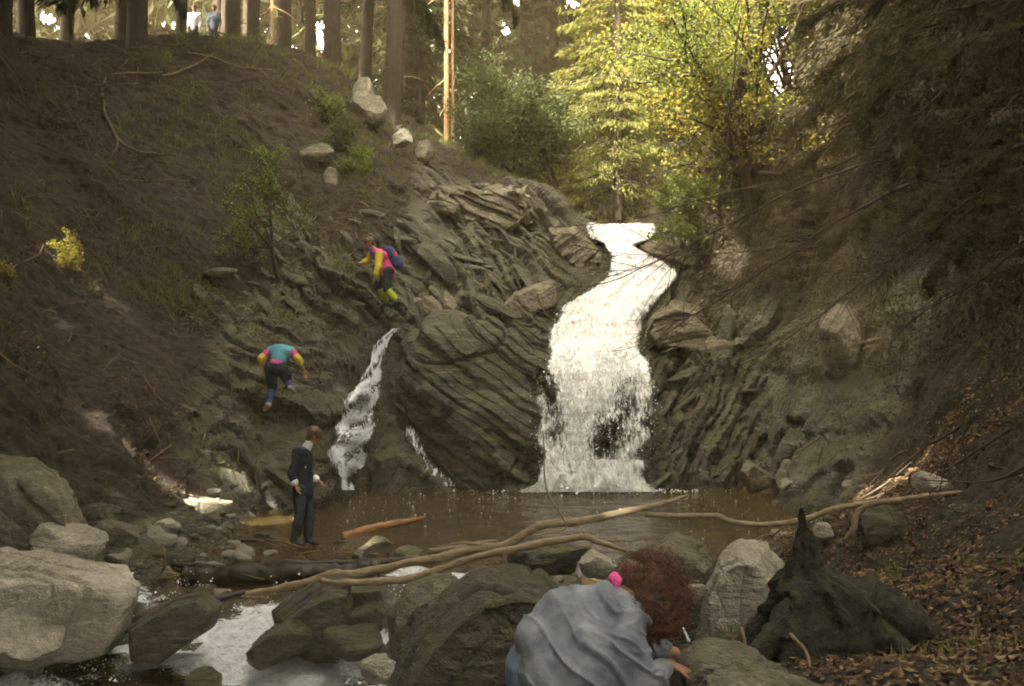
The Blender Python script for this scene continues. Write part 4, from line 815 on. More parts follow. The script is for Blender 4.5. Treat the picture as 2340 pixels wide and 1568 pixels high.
def put_tree(name, key, x, y, scale, rz, mat, label, group=None, z=None, bark='bark', sky=True, cat='tree'):
    if group and ('gorge' in group or 'deep' in group):      # keep the trunks out of the lines of sunlight too
        jr = random.Random(int(x * 97 + y * 13)); x0, y0 = x, y
        for k in range(60):
            zz = Hs(x, y) + np.linspace(0, 17, 60); tp = np.stack([np.full(60, x), np.full(60, y), zz], 1)
            if not in_gap(tp, .3).any() and not in_sky(tp, 1.1).any(): break
            x = x0 + jr.uniform(-1.3, 1.3) * (1 + k / 18); y = y0 + jr.uniform(-1.3, 1.3) * (1 + k / 18)
    (wv, wf), (c_, a_, w_, L, Wd) = variant(key)
    z = Hs(x, y) - .1 if z is None else z; cs, sn = math.cos(rz), math.sin(rz); Rm = np.array([[cs, sn, 0], [-sn, cs, 0], [0, 0, 1]])
    rt = empty(name, (x, y, z), label, cat, group, rz); rt.scale = (scale,) * 3
    if key not in _pm: _pm[key] = mesh_np('trunk', wv, wf, None, link=False)
    me = _pm[key]
    if bark: 
        kk = (key, bark)
        if kk not in _pm: m2 = me.copy(); m2.materials.append(M[bark]); _pm[kk] = m2
        me = _pm[kk]
    o = bpy.data.objects.new('trunk', me); C.objects.link(o); o.parent = rt
    wp = (c_ @ Rm) * scale + np.array([x, y, z]); bad = in_gap(wp, .12 if key.split(':')[0] in ('shade', 'over', 'high') else 0)
    if bad.any() and key.split(':')[0] in ('shade', 'over', 'high'):      # no side branches across the light
        kk = (key, 'stem only'); 
        if kk not in _pm: q0 = tube([(0, 0, -.6), (.08, .05, 9), (0, 0, 19)], [.30, .2, .03], 9, 10, .08, 1); _pm[kk] = mesh_np('trunk', q0[0], [q0[1], q0[2]], M[bark], link=False)
        o.data = _pm[kk]
    if sky: bad |= in_sky(wp)
    hue = np.repeat(_h(np.arange(len(c_)), np.arange(len(c_)), np.arange(len(c_)), 3), 4)
    if bad.any():
        g = ~bad; v, f = leaves_mesh(c_[g], a_[g], w_[g], L[g], Wd[g]); o = mesh_np('crown', v, f, mat, rt, attrs={'hue': hue[np.repeat(g, 4)]}, smooth=False)
    else:
        kk = (key, mat.name)
        if kk not in _pm: v, f = leaves_mesh(c_, a_, w_, L, Wd); _pm[kk] = mesh_np('crown', v, f, mat, attrs={'hue': hue}, smooth=False, link=False)
        o = bpy.data.objects.new('crown', _pm[kk]); C.objects.link(o); o.parent = rt
    return rt
rt_ = random.Random(5)
# the tall trunks seen along the crest on the left (x from the photograph's columns, at their own distances)
T = put_tree
for U, d, sc, lb in [(272,29,1.1,'thick dark spruce trunk on the left crest above the hanging root'),(150,30,.9,'dark spruce on the crest at the far left beside the bright sky hole'),(60,27,1.0,'dark spruce at the left edge of the crest'),(408,31,.8,'slim dark spruce behind the tiny pair of walkers'),
        (530,30,1.0,'straight dark spruce right of the tiny pair of walkers'),(576,31,.9,'first dark spruce right of the straight one on the crest'),(648,32,1.0,'dark spruce left of the lit feathery twigs on the crest'),(708,31,.75,'slim dark spruce just left of the tall bright sky gap'),(757,30,1.15,'dark spruce trunk just right of the tall bright sky gap'),
        (830,35,1.0,'spruce behind the split grey outcrop'),(893,29.5,1.25,'greyish spruce trunk right of the split grey outcrop'),(955,36,1.0,'spruce in the gloom left of the two sunlit trunks'),(1110,38,1.1,'spruce in the gloom right of the two sunlit trunks'),(1200,40,1.1,'dark spruce left of the golden one in the dim wood'),(1270,36,1.0,'dark spruce directly beside the golden one')]:
    p = P(U, 300, d); T('spruce_tree', 'tall:%d' % rt_.randint(1, 3), p[0], p[1], sc, rt_.uniform(0, 6), M['needles'], lb)
M['lit_bark'] = simple('sunlit_bark', (.22, .12, .055), (.46, .29, .15), 12, .8, (1, 1, .4))  # bright bark: sunlight on the thin trunks put into the colour
def trunk_tree(U, d, label, h, r0, Vb, seed, leanU):
    b0 = hit(U, Vb, 20, 45); b0 = P(U, Vb, d); top = P(leanU, -900, d); zb = min(b0[2], Hs(b0[0], b0[1])) - .4
    rt = empty('pine_tree', (b0[0], b0[1], zb), label, 'tree'); t = [tube([(b0[0], b0[1], zb), (b0[0] * .6 + top[0] * .4, b0[1], zb + h * .4), (top[0], b0[1], zb + h)], [r0, r0 * .8, .03], 10, 20, .06, seed)]
    r = np.random.default_rng(seed); c_ = []
    for k in range(22):
        z = r.uniform(2.0, h * .8); a = r.uniform(0, 6.28); L = r.uniform(.35, 1.1); p = np.array([np.interp(z, [0, h], [b0[0], top[0]]), b0[1], zb + z]); e = np.array([math.cos(a), math.sin(a), r.uniform(-.7, .2)])
        t.append(tube([p, p + e * L * .6, p + e * L + np.array([0, 0, -.15 * L])], [.022, .006], 5, 3, 0, k))
    child('trunk', *join(t), M['lit_bark'], rt)
    n = 9000; a = r.uniform(0, 6.28, n); z = h * (.62 + .36 * r.random(n)); q = 2.0 * (1.05 - z / h) * 2.2 * r.random(n) ** .5
    c_ = np.stack([np.interp(z, [0, h], [b0[0], top[0]]) + q * np.cos(a), b0[1] + q * np.sin(a), zb + z], 1); c_ = c_[~in_gap(c_)]; a_, w_ = frame(r.normal(size=c_.shape), r)
    v, f = leaves_mesh(c_, a_, w_, .22, .05); child('crown', v, f, M['needles'], rt, attrs={'hue': np.repeat(r.random(len(c_)), 4)}, smooth=False)
trunk_tree(1021, 30.0, 'thin straight trunk lit orange by the sun above the grey cliff top', 19, .085, 392, 3, 1016)
trunk_tree(1034, 32.5, 'thinner sunlit trunk just behind the orange one above the cliff top', 19, .05, 330, 4, 1034)
trunk_tree(622, 30.5, 'very thin reddish trunk on the crest between two dark ones', 16, .05, 170, 5, 620)
trunk_tree(900, 31.0, 'thin stem with a sunlit streak beside the greyish trunk', 17, .055, 300, 6, 897)
# dim wood behind the falls: many alike
k = 0
while k < 44:
    y = rt_.uniform(36, 66); x = rt_.uniform(-.62 * y, .66 * y)
    key = rt_.choice(['full:1', 'full:2', 'full:3', 'tall:2']); T('spruce_tree', key, x, y, rt_.uniform(.85, 1.35), rt_.uniform(0, 6), M['needles'], 'dark spruce standing deep in the dim wood behind the falls', 'spruces deep in the dim wood'); k += 1
for U, d, sc, lb in [(1120,33,.62,'young dark spruce left of the pale grey cliff top shrubs'),(1215,35,.8,'young dark spruce behind the dull green shrub'),(1330,37,.9,'dark young spruce behind the creek'),(1450,36,.9,'dark young spruce over the creek bend'),(960,33.5,.5,'low young spruce beside the two sunlit trunks'),(1560,33,.9,'dark young spruce right of the creek')]:
    p = P(U, 300, d); T('spruce_tree', 'young:%d' % rt_.randint(1, 2), p[0], p[1], sc * 1.5, rt_.uniform(0, 6), M['needles'], lb)
# the golden spruce and its neighbours right of centre
p = P(1395, 300, 31.0); T('spruce_tree', 'gold:2', p[0] + .2, p[1], 1.0, 1.0, M['needles_sunlit'], 'golden sunlit spruce with drooping sprays above the waterfall')
p = P(1530, 300, 32.5); T('spruce_tree', 'gold:3', p[0], p[1], .95, 2.0, M['needles_sunlit'], 'green spruce right behind the golden one above the waterfall')
for U, d, sc, lb, mt in [(1700,27.5,.85,'green spruce left of the large bright sky opening','needles'),(1880,26,1.0,'dark spruce right of the large bright sky opening','dead_needles'),(2040,22,.95,'dark brownish spruce high on the right slope','dead_needles'),(2240,18,.9,'dark spruce with hanging brown sprays at the upper right','dead_needles'),
        (2000,28,1.2,'tall dark spruce at the top of the right slope','needles'),(2330,21,1.1,'dark spruce cut by the right edge of the view','dead_needles'),(2170,26,1.2,'spruce on the rim of the right slope','needles')]:
    p = P(U, 300, d); T('spruce_tree', 'full:%d' % rt_.randint(1, 3), p[0], p[1], sc, rt_.uniform(0, 6), M[mt], lb)
for U, V, d, sc, lb in [(1850,420,22,.75,'small brownish spruce on the upper bank right of the falls'),(1960,300,20,.9,'brown drooping spruce on the bank under the rim'),(2130,330,17,.85,'brown drooping spruce in the middle of the right slope'),(2300,430,13,.8,'brown drooping spruce nearest the right edge')]:
    q = hit(U, V, 8, 32); T('spruce_tree', 'young:%d' % rt_.randint(1, 2), q[0], q[1], sc, rt_.uniform(0, 6), M['dead_needles'], lb)
# crowns added around the gorge, beside and behind the view point, to block the sun
for i, (x, y) in enumerate([(-8.5,-3),(-12,-7),(-10,2.5),(-14,-1),(-16,4),(-12.5,7.5),(-17,9),(-7,-8),(-3.5,-11),(3,-13),(-9,-12),(-14,-13),(-4,-14),(-19,-4),(-20,3),(-15,12.5),(-19,14),(-14.5,17),(-18.5,20),(-12.5,21),(-23,11),(-10,-17),(-16,-18),(-1,-17),(-21,-10),(8.5,-7),(11,0),(12,6),(9,11),(13,13),(14,19),(5,-14),(-15.5,25),(-11,26.5),(-8.2,-6.0),(-12,-2.5),(-14.5,8.5),(-11.5,11.5),(-13,14.5)]):
    T('spruce_tree', 'shade:%d' % (1 + i % 3), x, y, rt_.uniform(.95, 1.2), rt_.uniform(0, 6), M['needles'], 'dense spruce added on the slopes round the gorge to block the sun', 'dense spruces added to shade the gorge')
kk = 0; rs = random.Random(9)
while kk < 26:
    U, V = rs.uniform(1800, 2420), rs.uniform(60, 720); q = hit(U, V, 9, 32)
    if q[0] < 5.2: continue
    T('scrub_spruce', 'young:%d' % rs.randint(1, 2), q[0], q[1], rs.uniform(.28, .55), rs.uniform(0, 6), M['dead_needles'], 'small scrubby brown green spruce growing on the steep right slope', 'scrubby spruces on the right slope'); kk += 1
for i, (x, y) in enumerate([(-7.6,4.5),(-8.2,9),(-8.6,13),(-9.6,16.5),(-10.6,19.5),(-7.5,0),(7.4,2.5),(8.2,7.5),(8.2,11.5),(9.2,15.5),(10,20),(10.8,25),(12,9),(-12,23),(-7.5,-5),(-9,-3.5),(-9.8,1.2),(-10.5,6.5),(-7.5,-9),(-3.5,-12),(-11.5,3.5),(-10.5,-7),(-12.5,-4.5),(-6,-12.5)]):
    T('spruce_tree', 'over:%d' % (1 + i % 2), x, y, rt_.uniform(1.0, 1.2) * (1.3 if x < -7 and y < 9 else 1), rt_.uniform(0, 6), M['needles'], 'broad crowned spruce added to shade the sides of the gorge', 'broad spruces added to shade the gorge')  # crowns added to darken the banks and stop sun leaks
for i, (x, y) in enumerate([(-6.3,3.2),(-7.2,8.6),(-8.6,-1.5),(-4.8,-6.5),(1.5,-9.5),(-9.6,5.5),(-11,0.5),(-2.0,-13),(-9.5,12)]):
    T('shade_beech_tree', 'high:%d' % (1 + i % 2), x, y, rt_.uniform(1.0, 1.12), rt_.uniform(0, 6), M['leaf_dark'], 'tall broadleaf tree with a high round crown added to block the sun', 'tall broadleaf trees added to shade the gorge')  # unseen broad crowns added to block the sun on the right bank
for x, y, sc, lb in [(8.0,13.5,.95,'wide brown green spruce standing at the right edge over the leaf bank'),(7.9,17.0,.9,'wide dark spruce on the right slope over the dark hollow'),(8.3,21.0,.9,'wide dark spruce high on the right slope facing the climbers'),(10.2,10.5,1.0,'wide spruce just beyond the right edge with boughs reaching in')]:
    T('spruce_tree', 'full:%d' % rt_.randint(1, 3), x, y, sc, rt_.uniform(0, 6), M['dead_needles'], lb)
def shrub(name, at_, kind, mat, label, scale=1, seed=0, n=3000, leafL=.07, h=3, rad=1.4, cat='shrub', lean=(0, 0), bark='twig', nb=7, group=None):
    (wv, wf), (c_, a_, w_, L, Wd) = broadleaf(h, rad, seed, nb, n, leafL)
    sh = np.array([[1, 0, 0], [0, 1, 0], [lean[0], lean[1], 1]]); o0 = np.array(at_)
    rt = empty(name, at_, label, cat, group); child('stem', wv @ sh + o0, wf, M[bark], rt)
    cw = c_ @ sh + o0; g = ~(in_gap(cw) & (np.linalg.norm(cw - o0, axis=1) > 1e9)); g &= ~in_sky(cw, 1.0)
    v, f = leaves_mesh(cw[g], a_[g], w_[g], L[g], Wd[g]); child('foliage', v, f, mat, rt, attrs={'hue': np.repeat(np.random.default_rng(seed).random(int(g.sum())), 4)}, smooth=False)
    return rt
def gp(U, V, d): p = P(U, V, d); return (p[0], p[1], min(p[2], Hs(p[0], p[1]) + .3))
shrub('broadleaf_tree', gp(1660,520,26.5), 0, M['leaf_yellow'], 'young tree with bright yellow spring leaves right of the golden spruce', seed=3, n=11000, leafL=.11, h=9.5, rad=2.8, cat='tree', lean=(-.18,-.05), nb=10)
shrub('broadleaf_tree', gp(1720,480,25.0), 0, M['leaf_green'], 'young tree with light green leaves over the right side of the falls', seed=4, n=12000, leafL=.10, h=8.5, rad=2.6, cat='tree', lean=(-.12,-.1), nb=10)
shrub('broadleaf_tree', gp(1800,330,27.5), 0, M['leaf_green'], 'leafy green tree beneath the large bright sky opening', seed=14, n=7000, leafL=.10, h=7, rad=2.4, cat='tree', nb=9)
shrub('shrub', gp(1560,520,24.8), 0, M['leaf_green'], 'bright green bush at the right lip of the waterfall', seed=5, n=1800, leafL=.10, h=2.4, rad=.9)
shrub('shrub', gp(1530,480,26.0), 0, M['leaf_green'], 'light green sapling leaning over the waterfall lip', seed=6, n=1200, leafL=.11, h=3.4, rad=1.2, lean=(.2,-.1))
shrub('shrub', gp(1180,440,29.5), 0, M['leaf_dark'], 'wide dull green shrub above the grey cliff top', seed=7, n=8000, leafL=.10, h=5.0, rad=2.6, nb=10)
shrub('shrub', gp(1290,440,30.5), 0, M['leaf_dark'], 'dull green shrub left of the creek', seed=8, n=7000, leafL=.10, h=5.0, rad=2.2, nb=10)
shrub('shrub', gp(1090,400,29.0), 0, M['leaf_dark'], 'small dull green shrub right of the orange trunk', seed=9, n=3500, leafL=.09, h=3.2, rad=1.3)
shrub('shrub', hit(640,640,8,30), 0, M['leaf_green'], 'fresh green bush on the left hillside above the climber in teal', seed=10, n=1400, leafL=.075, h=3.0, rad=.8, lean=(0,-.1))
shrub('shrub', hit(610,440,8,30), 0, M['leaf_green'], 'light green bush left of the long jutting ledge stone', seed=11, n=900, leafL=.08, h=1.6, rad=.7)
shrub('shrub', hit(830,420,8,30), 0, M['leaf_green'], 'green bush right of the upright narrow stone', seed=12, n=1400, leafL=.075, h=1.6, rad=1.0)
shrub('shrub', hit(760,350,8,30), 0, M['leaf_dark'], 'dark green bush under the split grey outcrop', seed=13, n=1400, leafL=.075, h=1.8, rad=.9)
shrub('shrub', hit(760,290,8,30), 0, M['leaf_green'], 'yellow green bush left of the split grey outcrop', seed=15, n=1200, leafL=.07, h=1.4, rad=.7)
shrub('shrub', hit(140,625,8,22), 0, M['leaf_yellow'], 'bright yellow sunlit bush on the dark left hillside', seed=16, n=1100, leafL=.055, h=.9, rad=.42)
shrub('shrub', hit(20,640,8,22), 0, M['leaf_yellow'], 'low sunlit yellow sprig at the left edge', seed=17, n=350, leafL=.05, h=.5, rad=.3)
shrub('shrub', hit(690,40,20,36), 0, M['leaf_yellow'], 'feathery yellow twigs lit between trunks on the crest', seed=18, n=1200, leafL=.10, h=3.2, rad=.8)
# bare twiggy branches in front of the falls and across the right bank
def twigs(root3, tip3, r0, n, seed, mat, label, spread=.5, name='bare_branch', curl=.3):
    r = np.random.default_rng(seed); a = np.array(root3); b_ = np.array(tip3); m = (a + b_) / 2 + np.array([0, 0, -curl * .4]) + r.normal(0, .08, 3)
    main = [a, a * .55 + m * .45 + r.normal(0, .05, 3), m, m * .4 + b_ * .6 + np.array([0, 0, -curl * .25]), b_]
    segs = [(main, [r0, r0 * .7, r0 * .45, .004])]; L0 = np.linalg.norm(b_ - a); ts = []
    for i in range(n):
        k = r.uniform(.25, .95); p = a + (b_ - a) * k; j = int(k * 4); p = main[j] + (main[min(j + 1, 4)] - main[j]) * (k * 4 - j)
        d = (b_ - a) / L0 + r.normal(0, spread, 3) + np.array([0, 0, -.1]); d /= np.linalg.norm(d); L = L0 * r.uniform(.12, .35) * (1.1 - k * .5)
        q = [p, p + d * L * .5 + r.normal(0, .03, 3), p + d * L + np.array([0, 0, r.uniform(-.2, .1) * L])]; ts.append((q, [r0 * .35, .003]))
        if r.random() < .7: e = d + r.normal(0, .6, 3); e /= np.linalg.norm(e); ts.append(([q[1], q[1] + e * L * .3, q[1] + e * L * .5], [r0 * .2, .002]))
    rt = empty(name, a, label, 'branch'); t = tube(*segs[0], 7, 8, .1, seed, .04); child('stem', t[0], [t[1], t[2]], mat, rt)
    v, f = join([tube(q, rr, 4, 4, 0, 1) for q, rr in ts]); tag(child('twigs', v, f, mat, rt), None, None, None, 'stuff')
    return rt
TW = [((1960,380,13.5),(1240,648,15.5),.030,26,'long bare branch arching over the middle of the waterfall',.9),
      ((2080,420,12.5),(1490,760,14.5),.034,24,'thick bare branch slanting down towards the waterfall',.3),
      ((1900,560,14.5),(1310,560,17),.018,18,'thin bare branch crossing the waterfall lip',.35),
      ((1700,640,16),(1400,800,16.5),.014,14,'thin twig drooping over the white water',.2),
      ((1760,420,19),(1240,520,24),.035,22,'long dark branch lying above the waterfall lip',.2),
      ((1640,470,20),(1230,330,26),.028,24,'dead branch with many twigs above the creek',.5),
      ((1760,300,22),(1330,430,26),.025,26,'pale dead branch tangled over the creek',.4),
      ((1500,560,24),(1220,390,27.5),.016,20,'scrawny dead twig on top of the grey cliff',.1),
      ((2100,560,14),(1560,880,17),.022,22,'bare branch hanging before the dark rock right of the falls',.5),
      ((2339,380,11),(1880,700,13.5),.026,26,'bare branch sweeping down from the right edge',.5),
      ((2339,560,9.5),(1960,780,12),.018,22,'lower bare branch sweeping down from the right edge',.4),
      ((2250,120,14),(1760,520,16),.03,30,'long drooping dead branch high on the right',.6),
      ((2339,200,12),(2020,560,13),.022,28,'dead branch with fine twigs near the upper right edge',.5),
      ((2060,60,18),(1720,380,20),.022,26,'dark twiggy branch beside the large sky opening',.4),
      ((1690,40,21),(1640,480,21.5),.04,26,'dark slender stem between the green leaves and the sky opening',.1),
      ((2240,950,8),(2150,1130,8.6),.012,10,'thin twig standing over the pale angular stone',.1),
      ((1010,620,23.5),(1240,470,26.5),.012,16,'dry twigs on the face of the grey cliff top',.1),
      ((1100,560,24.5),(1080,420,27),.010,12,'upright dry twig on the grey cliff top',.1)]
for i, (a, b_, r0, n, lb, cu) in enumerate(TW): twigs(P(*a), P(*b_), r0 * .62, n, 60 + i, M['twig'], lb, .5, curl=cu)
# hanging brown-green sprays on the right bank (boughs of the spruces above)
def bough(a, b_, seed, mat, label, n=1600, wdt=.35, L=.055):
    r = np.random.default_rng(seed); a = np.array(a); b_ = np.array(b_); rt = empty('spruce_bough', a, label, 'bough')
    m = (a + b_) / 2 + np.array([0, 0, .15]); t = tube([a, m, b_], [.022, .014, .004], 5, 8, .1, seed, .03); child('stem', t[0], [t[1], t[2]], M['twig'], rt)
    u = r.beta(1.3, 1, n); ax = (b_ - a); ln = np.linalg.norm(ax); ax /= ln; s = np.cross(ax, [0, 0, 1.]); s /= np.linalg.norm(s)
    nt_ = 26; tu = r.random(nt_); tw = r.choice([-1, 1], nt_) * r.uniform(.3, 1, nt_); k = r.integers(0, nt_, n); q = r.random(n)
    uu = np.clip(tu[k] + q * .12, 0, 1); base = a + (b_ - a) * uu[:, None] + (np.array([0, 0, .15]) * (4 * uu * (1 - uu))[:, None])
    off = s * (tw[k] * q * wdt * ln * .5 * (1.1 - tu[k]))[:, None]; p = base + off + np.array([0, 0, -1]) * (q * q * .35 * ln * .4 * np.abs(tw[k]))[:, None] + r.normal(0, .025, (n, 3))
    g_ = ~in_sky(p); p = p[g_]; k = k[g_]; n = len(p)
    d = s * tw[k][:, None] * .8 + ax * .6 + r.normal(0, .45, (n, 3)) + np.array([0, 0, -.35]); d, w_ = frame(d, r)
    v, f = leaves_mesh(p, d, w_, L * r.uniform(.6, 1.2, n), L * .2); child('needles', v, f, mat, rt, attrs={'hue': np.repeat(r.random(n), 4)}, smooth=False)
BG = [((2339,60,9),(1960,260,11),'drooping spruce bough at the top right corner'),((2339,200,9),(2010,420,11),'spruce bough below the top right corner'),((2250,0,11),(1860,180,13),'spruce bough reaching towards the sky opening'),
      ((2150,-40,13),(1820,60,15),'spruce bough along the top edge right of the sky opening'),((2339,330,10),(2090,520,12),'spruce bough halfway up the right edge'),((2100,260,14),(1790,400,16),'spruce bough hanging over the right bank'),
      ((2200,420,12),(1880,560,14.5),'lower spruce bough hanging over the right bank'),((1950,360,16),(1700,520,18.5),'spruce bough close to the green bush at the lip'),((2339,480,9),(2120,640,11),'ragged spruce bough above the dark hollow'),((2050,120,15),(1800,300,17),'ragged spruce bough under the sky opening'),
      ((900,-60,20),(1010,90,22),'dark bough hanging into the top edge left of the orange trunk'),((1100,-60,22),(1180,40,24),'dark bough at the top edge right of the orange trunk'),((330,-60,17),(420,30,18),'dark bough hanging above the tiny pair of walkers')]
for i, (a, b_, lb) in enumerate(BG): bough(P(*a), P(*b_), 90 + i, M['dead_needles'] if i < 10 else M['needles'], lb, 6500)
# ------------------------------------------------------------------ litter, grass, ground plants
def litter(name, n, xr, yr, cond, mat, L, seed, label, flat=.5, lift=.02):
    r = np.random.default_rng(seed); x = r.uniform(*xr, n); y = yr[0] + (yr[1] - yr[0]) * r.random(n) ** 1.2; p, nn_ = surf(x, y); p = p + r.normal(0, .02, p.shape) * np.array([1, 1, 0])
    g = cond(p[:, 0], p[:, 1], p[:, 2]); p = p[g]; nn_ = nn_[g]; m = len(p); a_ = r.normal(0, 1, (m, 3)); a_ -= nn_ * (a_ * nn_).sum(1)[:, None] * flat; a_ /= np.linalg.norm(a_, axis=1)[:, None]
    w_ = np.cross(a_, nn_ + r.normal(0, .35, (m, 3))); w_ /= np.linalg.norm(w_, axis=1)[:, None] + 1e-9
    ll = L * np.exp(r.normal(0, .3, m)); v, f = leaves_mesh(p + nn_ * lift, a_, w_, ll, ll * r.uniform(.35, .7, m), .3)
    tag(mesh_np(name, v, f, mat, attrs={'hue': np.repeat(r.random(m) ** 2, 4)}, smooth=False), label, None, None, 'stuff')
patch = lambda x, y, z, s, t: fbm(np.stack([x * s, y * s, z * s], 1), 3, 3) > t
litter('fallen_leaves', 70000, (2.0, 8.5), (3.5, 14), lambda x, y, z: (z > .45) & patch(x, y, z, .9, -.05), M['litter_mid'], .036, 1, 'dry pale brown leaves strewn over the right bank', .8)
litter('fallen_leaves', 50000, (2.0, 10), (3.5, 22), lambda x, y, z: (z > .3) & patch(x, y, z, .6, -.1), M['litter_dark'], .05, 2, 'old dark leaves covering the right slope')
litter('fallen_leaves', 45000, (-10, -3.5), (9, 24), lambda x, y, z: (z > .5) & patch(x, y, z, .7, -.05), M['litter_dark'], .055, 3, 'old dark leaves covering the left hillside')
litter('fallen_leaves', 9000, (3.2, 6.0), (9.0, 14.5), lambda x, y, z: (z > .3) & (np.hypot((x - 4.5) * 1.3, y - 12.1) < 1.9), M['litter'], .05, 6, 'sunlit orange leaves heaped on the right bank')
litter('fallen_leaves', 9000, (1.0, 4.2), (3.2, 6.5), lambda x, y, z: z > .55, M['litter_mid'], .045, 8, 'brown leaves round the mossy stump', .7)
def blades(n, xr, yr, cond, seed, label, hgt=.16, name='grass', mat='grassy'):
    r = np.random.default_rng(seed); k = n // 14; cx_ = r.uniform(*xr, k); cy_ = r.uniform(*yr, k); x = np.repeat(cx_, 14) + r.normal(0, .07, k * 14); y = np.repeat(cy_, 14) + r.normal(0, .07, k * 14)
    p, nn_ = surf(x, y); g = cond(p[:, 0], p[:, 1], p[:, 2]); p = p[g]; m = len(p); a_ = np.array([0, 0, 1.]) + r.normal(0, .45, (m, 3)) + nn_[g] * .4; a_, w_ = frame(a_, r); L = hgt * r.uniform(.5, 1.5, m)
    v, f = leaves_mesh(p + a_ * (L * .45)[:, None], a_, w_, L, L * .09, 0); tag(mesh_np(name, v, f, M[mat], attrs={'hue': np.repeat(r.random(m), 4)}, smooth=False), label, None, None, 'stuff')
blades(26000, (-9, 1.2), (17, 30), lambda x, y, z: (z > 3.2) & patch(x, y, z, .55, .02), 4, 'tufts of grass growing on the left hillside and ledges')
blades(9000, (3.2, 9), (15, 30), lambda x, y, z: (z > 2.5) & patch(x, y, z, .55, .1), 5, 'tufts of grass on the upper right slope')
blades(1500, (1.4, 3.4), (4.4, 7.0), lambda x, y, z: patch(x, y, z, 1.5, .15), 6, 'green moss and grass round the stump', .07)

def brush(name, n, xr, yr, cond, mat, seed, label, hmax=.8, L=.08):
    r = np.random.default_rng(seed); x = r.uniform(*xr, n); y = r.uniform(*yr, n); p, nn_ = surf(x, y); g = cond(p[:, 0], p[:, 1], p[:, 2]); p = p[g]; nn_ = nn_[g]; m = len(p)
    p = p + nn_ * (hmax * r.random(m) ** 1.6)[:, None] * (.4 + .6 * sstep(-.2, .3, fbm(p * 1.4, 3, seed)))[:, None] + r.normal(0, .04, (m, 3)); p = p[~in_sky(p)]; m = len(p)
    a_, w_ = frame(r.normal(0, .6, (m, 3)) + np.array([-.5, 0, -.7]), r); l = L * r.uniform(.5, 1.4, m); v, f = leaves_mesh(p, a_, w_, l, l * r.uniform(.2, .5, m)); tag(mesh_np(name, v, f, mat, attrs={'hue': np.repeat(r.random(m), 4)}, smooth=False), label, None, None, 'stuff')
brush('undergrowth', 130000, (4.3, 12), (9, 30), lambda x, y, z: (z > 2.4) & patch(x, y, z, .8, -.12), M['dead_needles'], 11, 'brown green brush and needles covering the right slope', .8)
brush('undergrowth', 60000, (-13, -2.8), (12, 29), lambda x, y, z: (z > 2.2) & patch(x, y, z, .7, -.10) & ~((x > -5.5) & (z < 4.5)), M['dead_needles'], 12, 'dark brush and creepers on the left hillside', .35, .06)
def sticks(n, xr, yr, cond, seed, label):
    r = np.random.default_rng(seed); x = r.uniform(*xr, n); y = r.uniform(*yr, n); p, nn_ = surf(x, y); g = cond(p[:, 0], p[:, 1], p[:, 2]); p = p[g]; nn_ = nn_[g]; ts = []
    for a, nr in zip(p, nn_):
        d = r.normal(0, 1, 3) + np.array([-.3 * np.sign(a[0]), 0, -.6]); d -= nr * (d @ nr) * .8; d /= np.linalg.norm(d); L = r.uniform(.3, 1.3); b_ = a + nr * r.uniform(.02, .18); ts.append(tube([b_, b_ + d * L * .5 + r.normal(0, .06, 3), b_ + d * L], [r.uniform(.006, .018), .003], 4, 3, 0, 1))
    v, f = join(ts); tag(mesh_np('fallen_twigs', v, f, M['root'] if seed % 2 else M['twig']), label, None, None, 'stuff')
sticks(420, (-12, -3), (12, 28), lambda x, y, z: z > 1.0, 21, 'pale dead twigs scattered over the left hillside'); sticks(420, (3.5, 10), (5, 26), lambda x, y, z: z > 1.0, 22, 'brown dead twigs scattered over the right slope'); sticks(160, (-4.5, 4.5), (10.5, 14.5), lambda x, y, z: z > -.15, 23, 'drift twigs caught at the pool outlet')
# ------------------------------------------------------------------ people
def skin(name, c0, c1, rough=.55, sc=12, bump=.15):
    m, t, b = newmat(name); q = NB(t); n = q.noise(sc, 4, .6, q.pos())
    q.to(q.ramp(n, [(.35, c0), (.65, c1)]), b.inputs['Base Color']); b.inputs['Roughness'].default_value = rough
    n2 = q.noise(220, 2, .6, q.pos()); q.to(q.bump(n2, bump, .004), b.inputs['Normal']); return m
M['skin'] = skin('skin', (.24, .115, .065), (.34, .18, .11)); M['hair_brown'] = skin('brown_hair', (.035, .018, .009), (.09, .045, .022), .6, 60, .6)
def cloth(name, c0, c1, folds=7, fb=.05):
    m, t, b = newmat(name); q = NB(t); v = q.pos(); n = q.noise(folds, 3, .55, v, .8); n2 = q.noise(170, 2, .6, v)
    q.to(q.ramp(n, [(.3, c0), (.7, c1)]), b.inputs['Base Color']); b.inputs['Roughness'].default_value = .88; b.inputs['Specular IOR Level'].default_value = .15
    q.to(q.bump(q.math('ADD', q.math('MULTIPLY', n, .9), q.math('MULTIPLY', n2, .06)), .8, fb), b.inputs['Normal']); return m
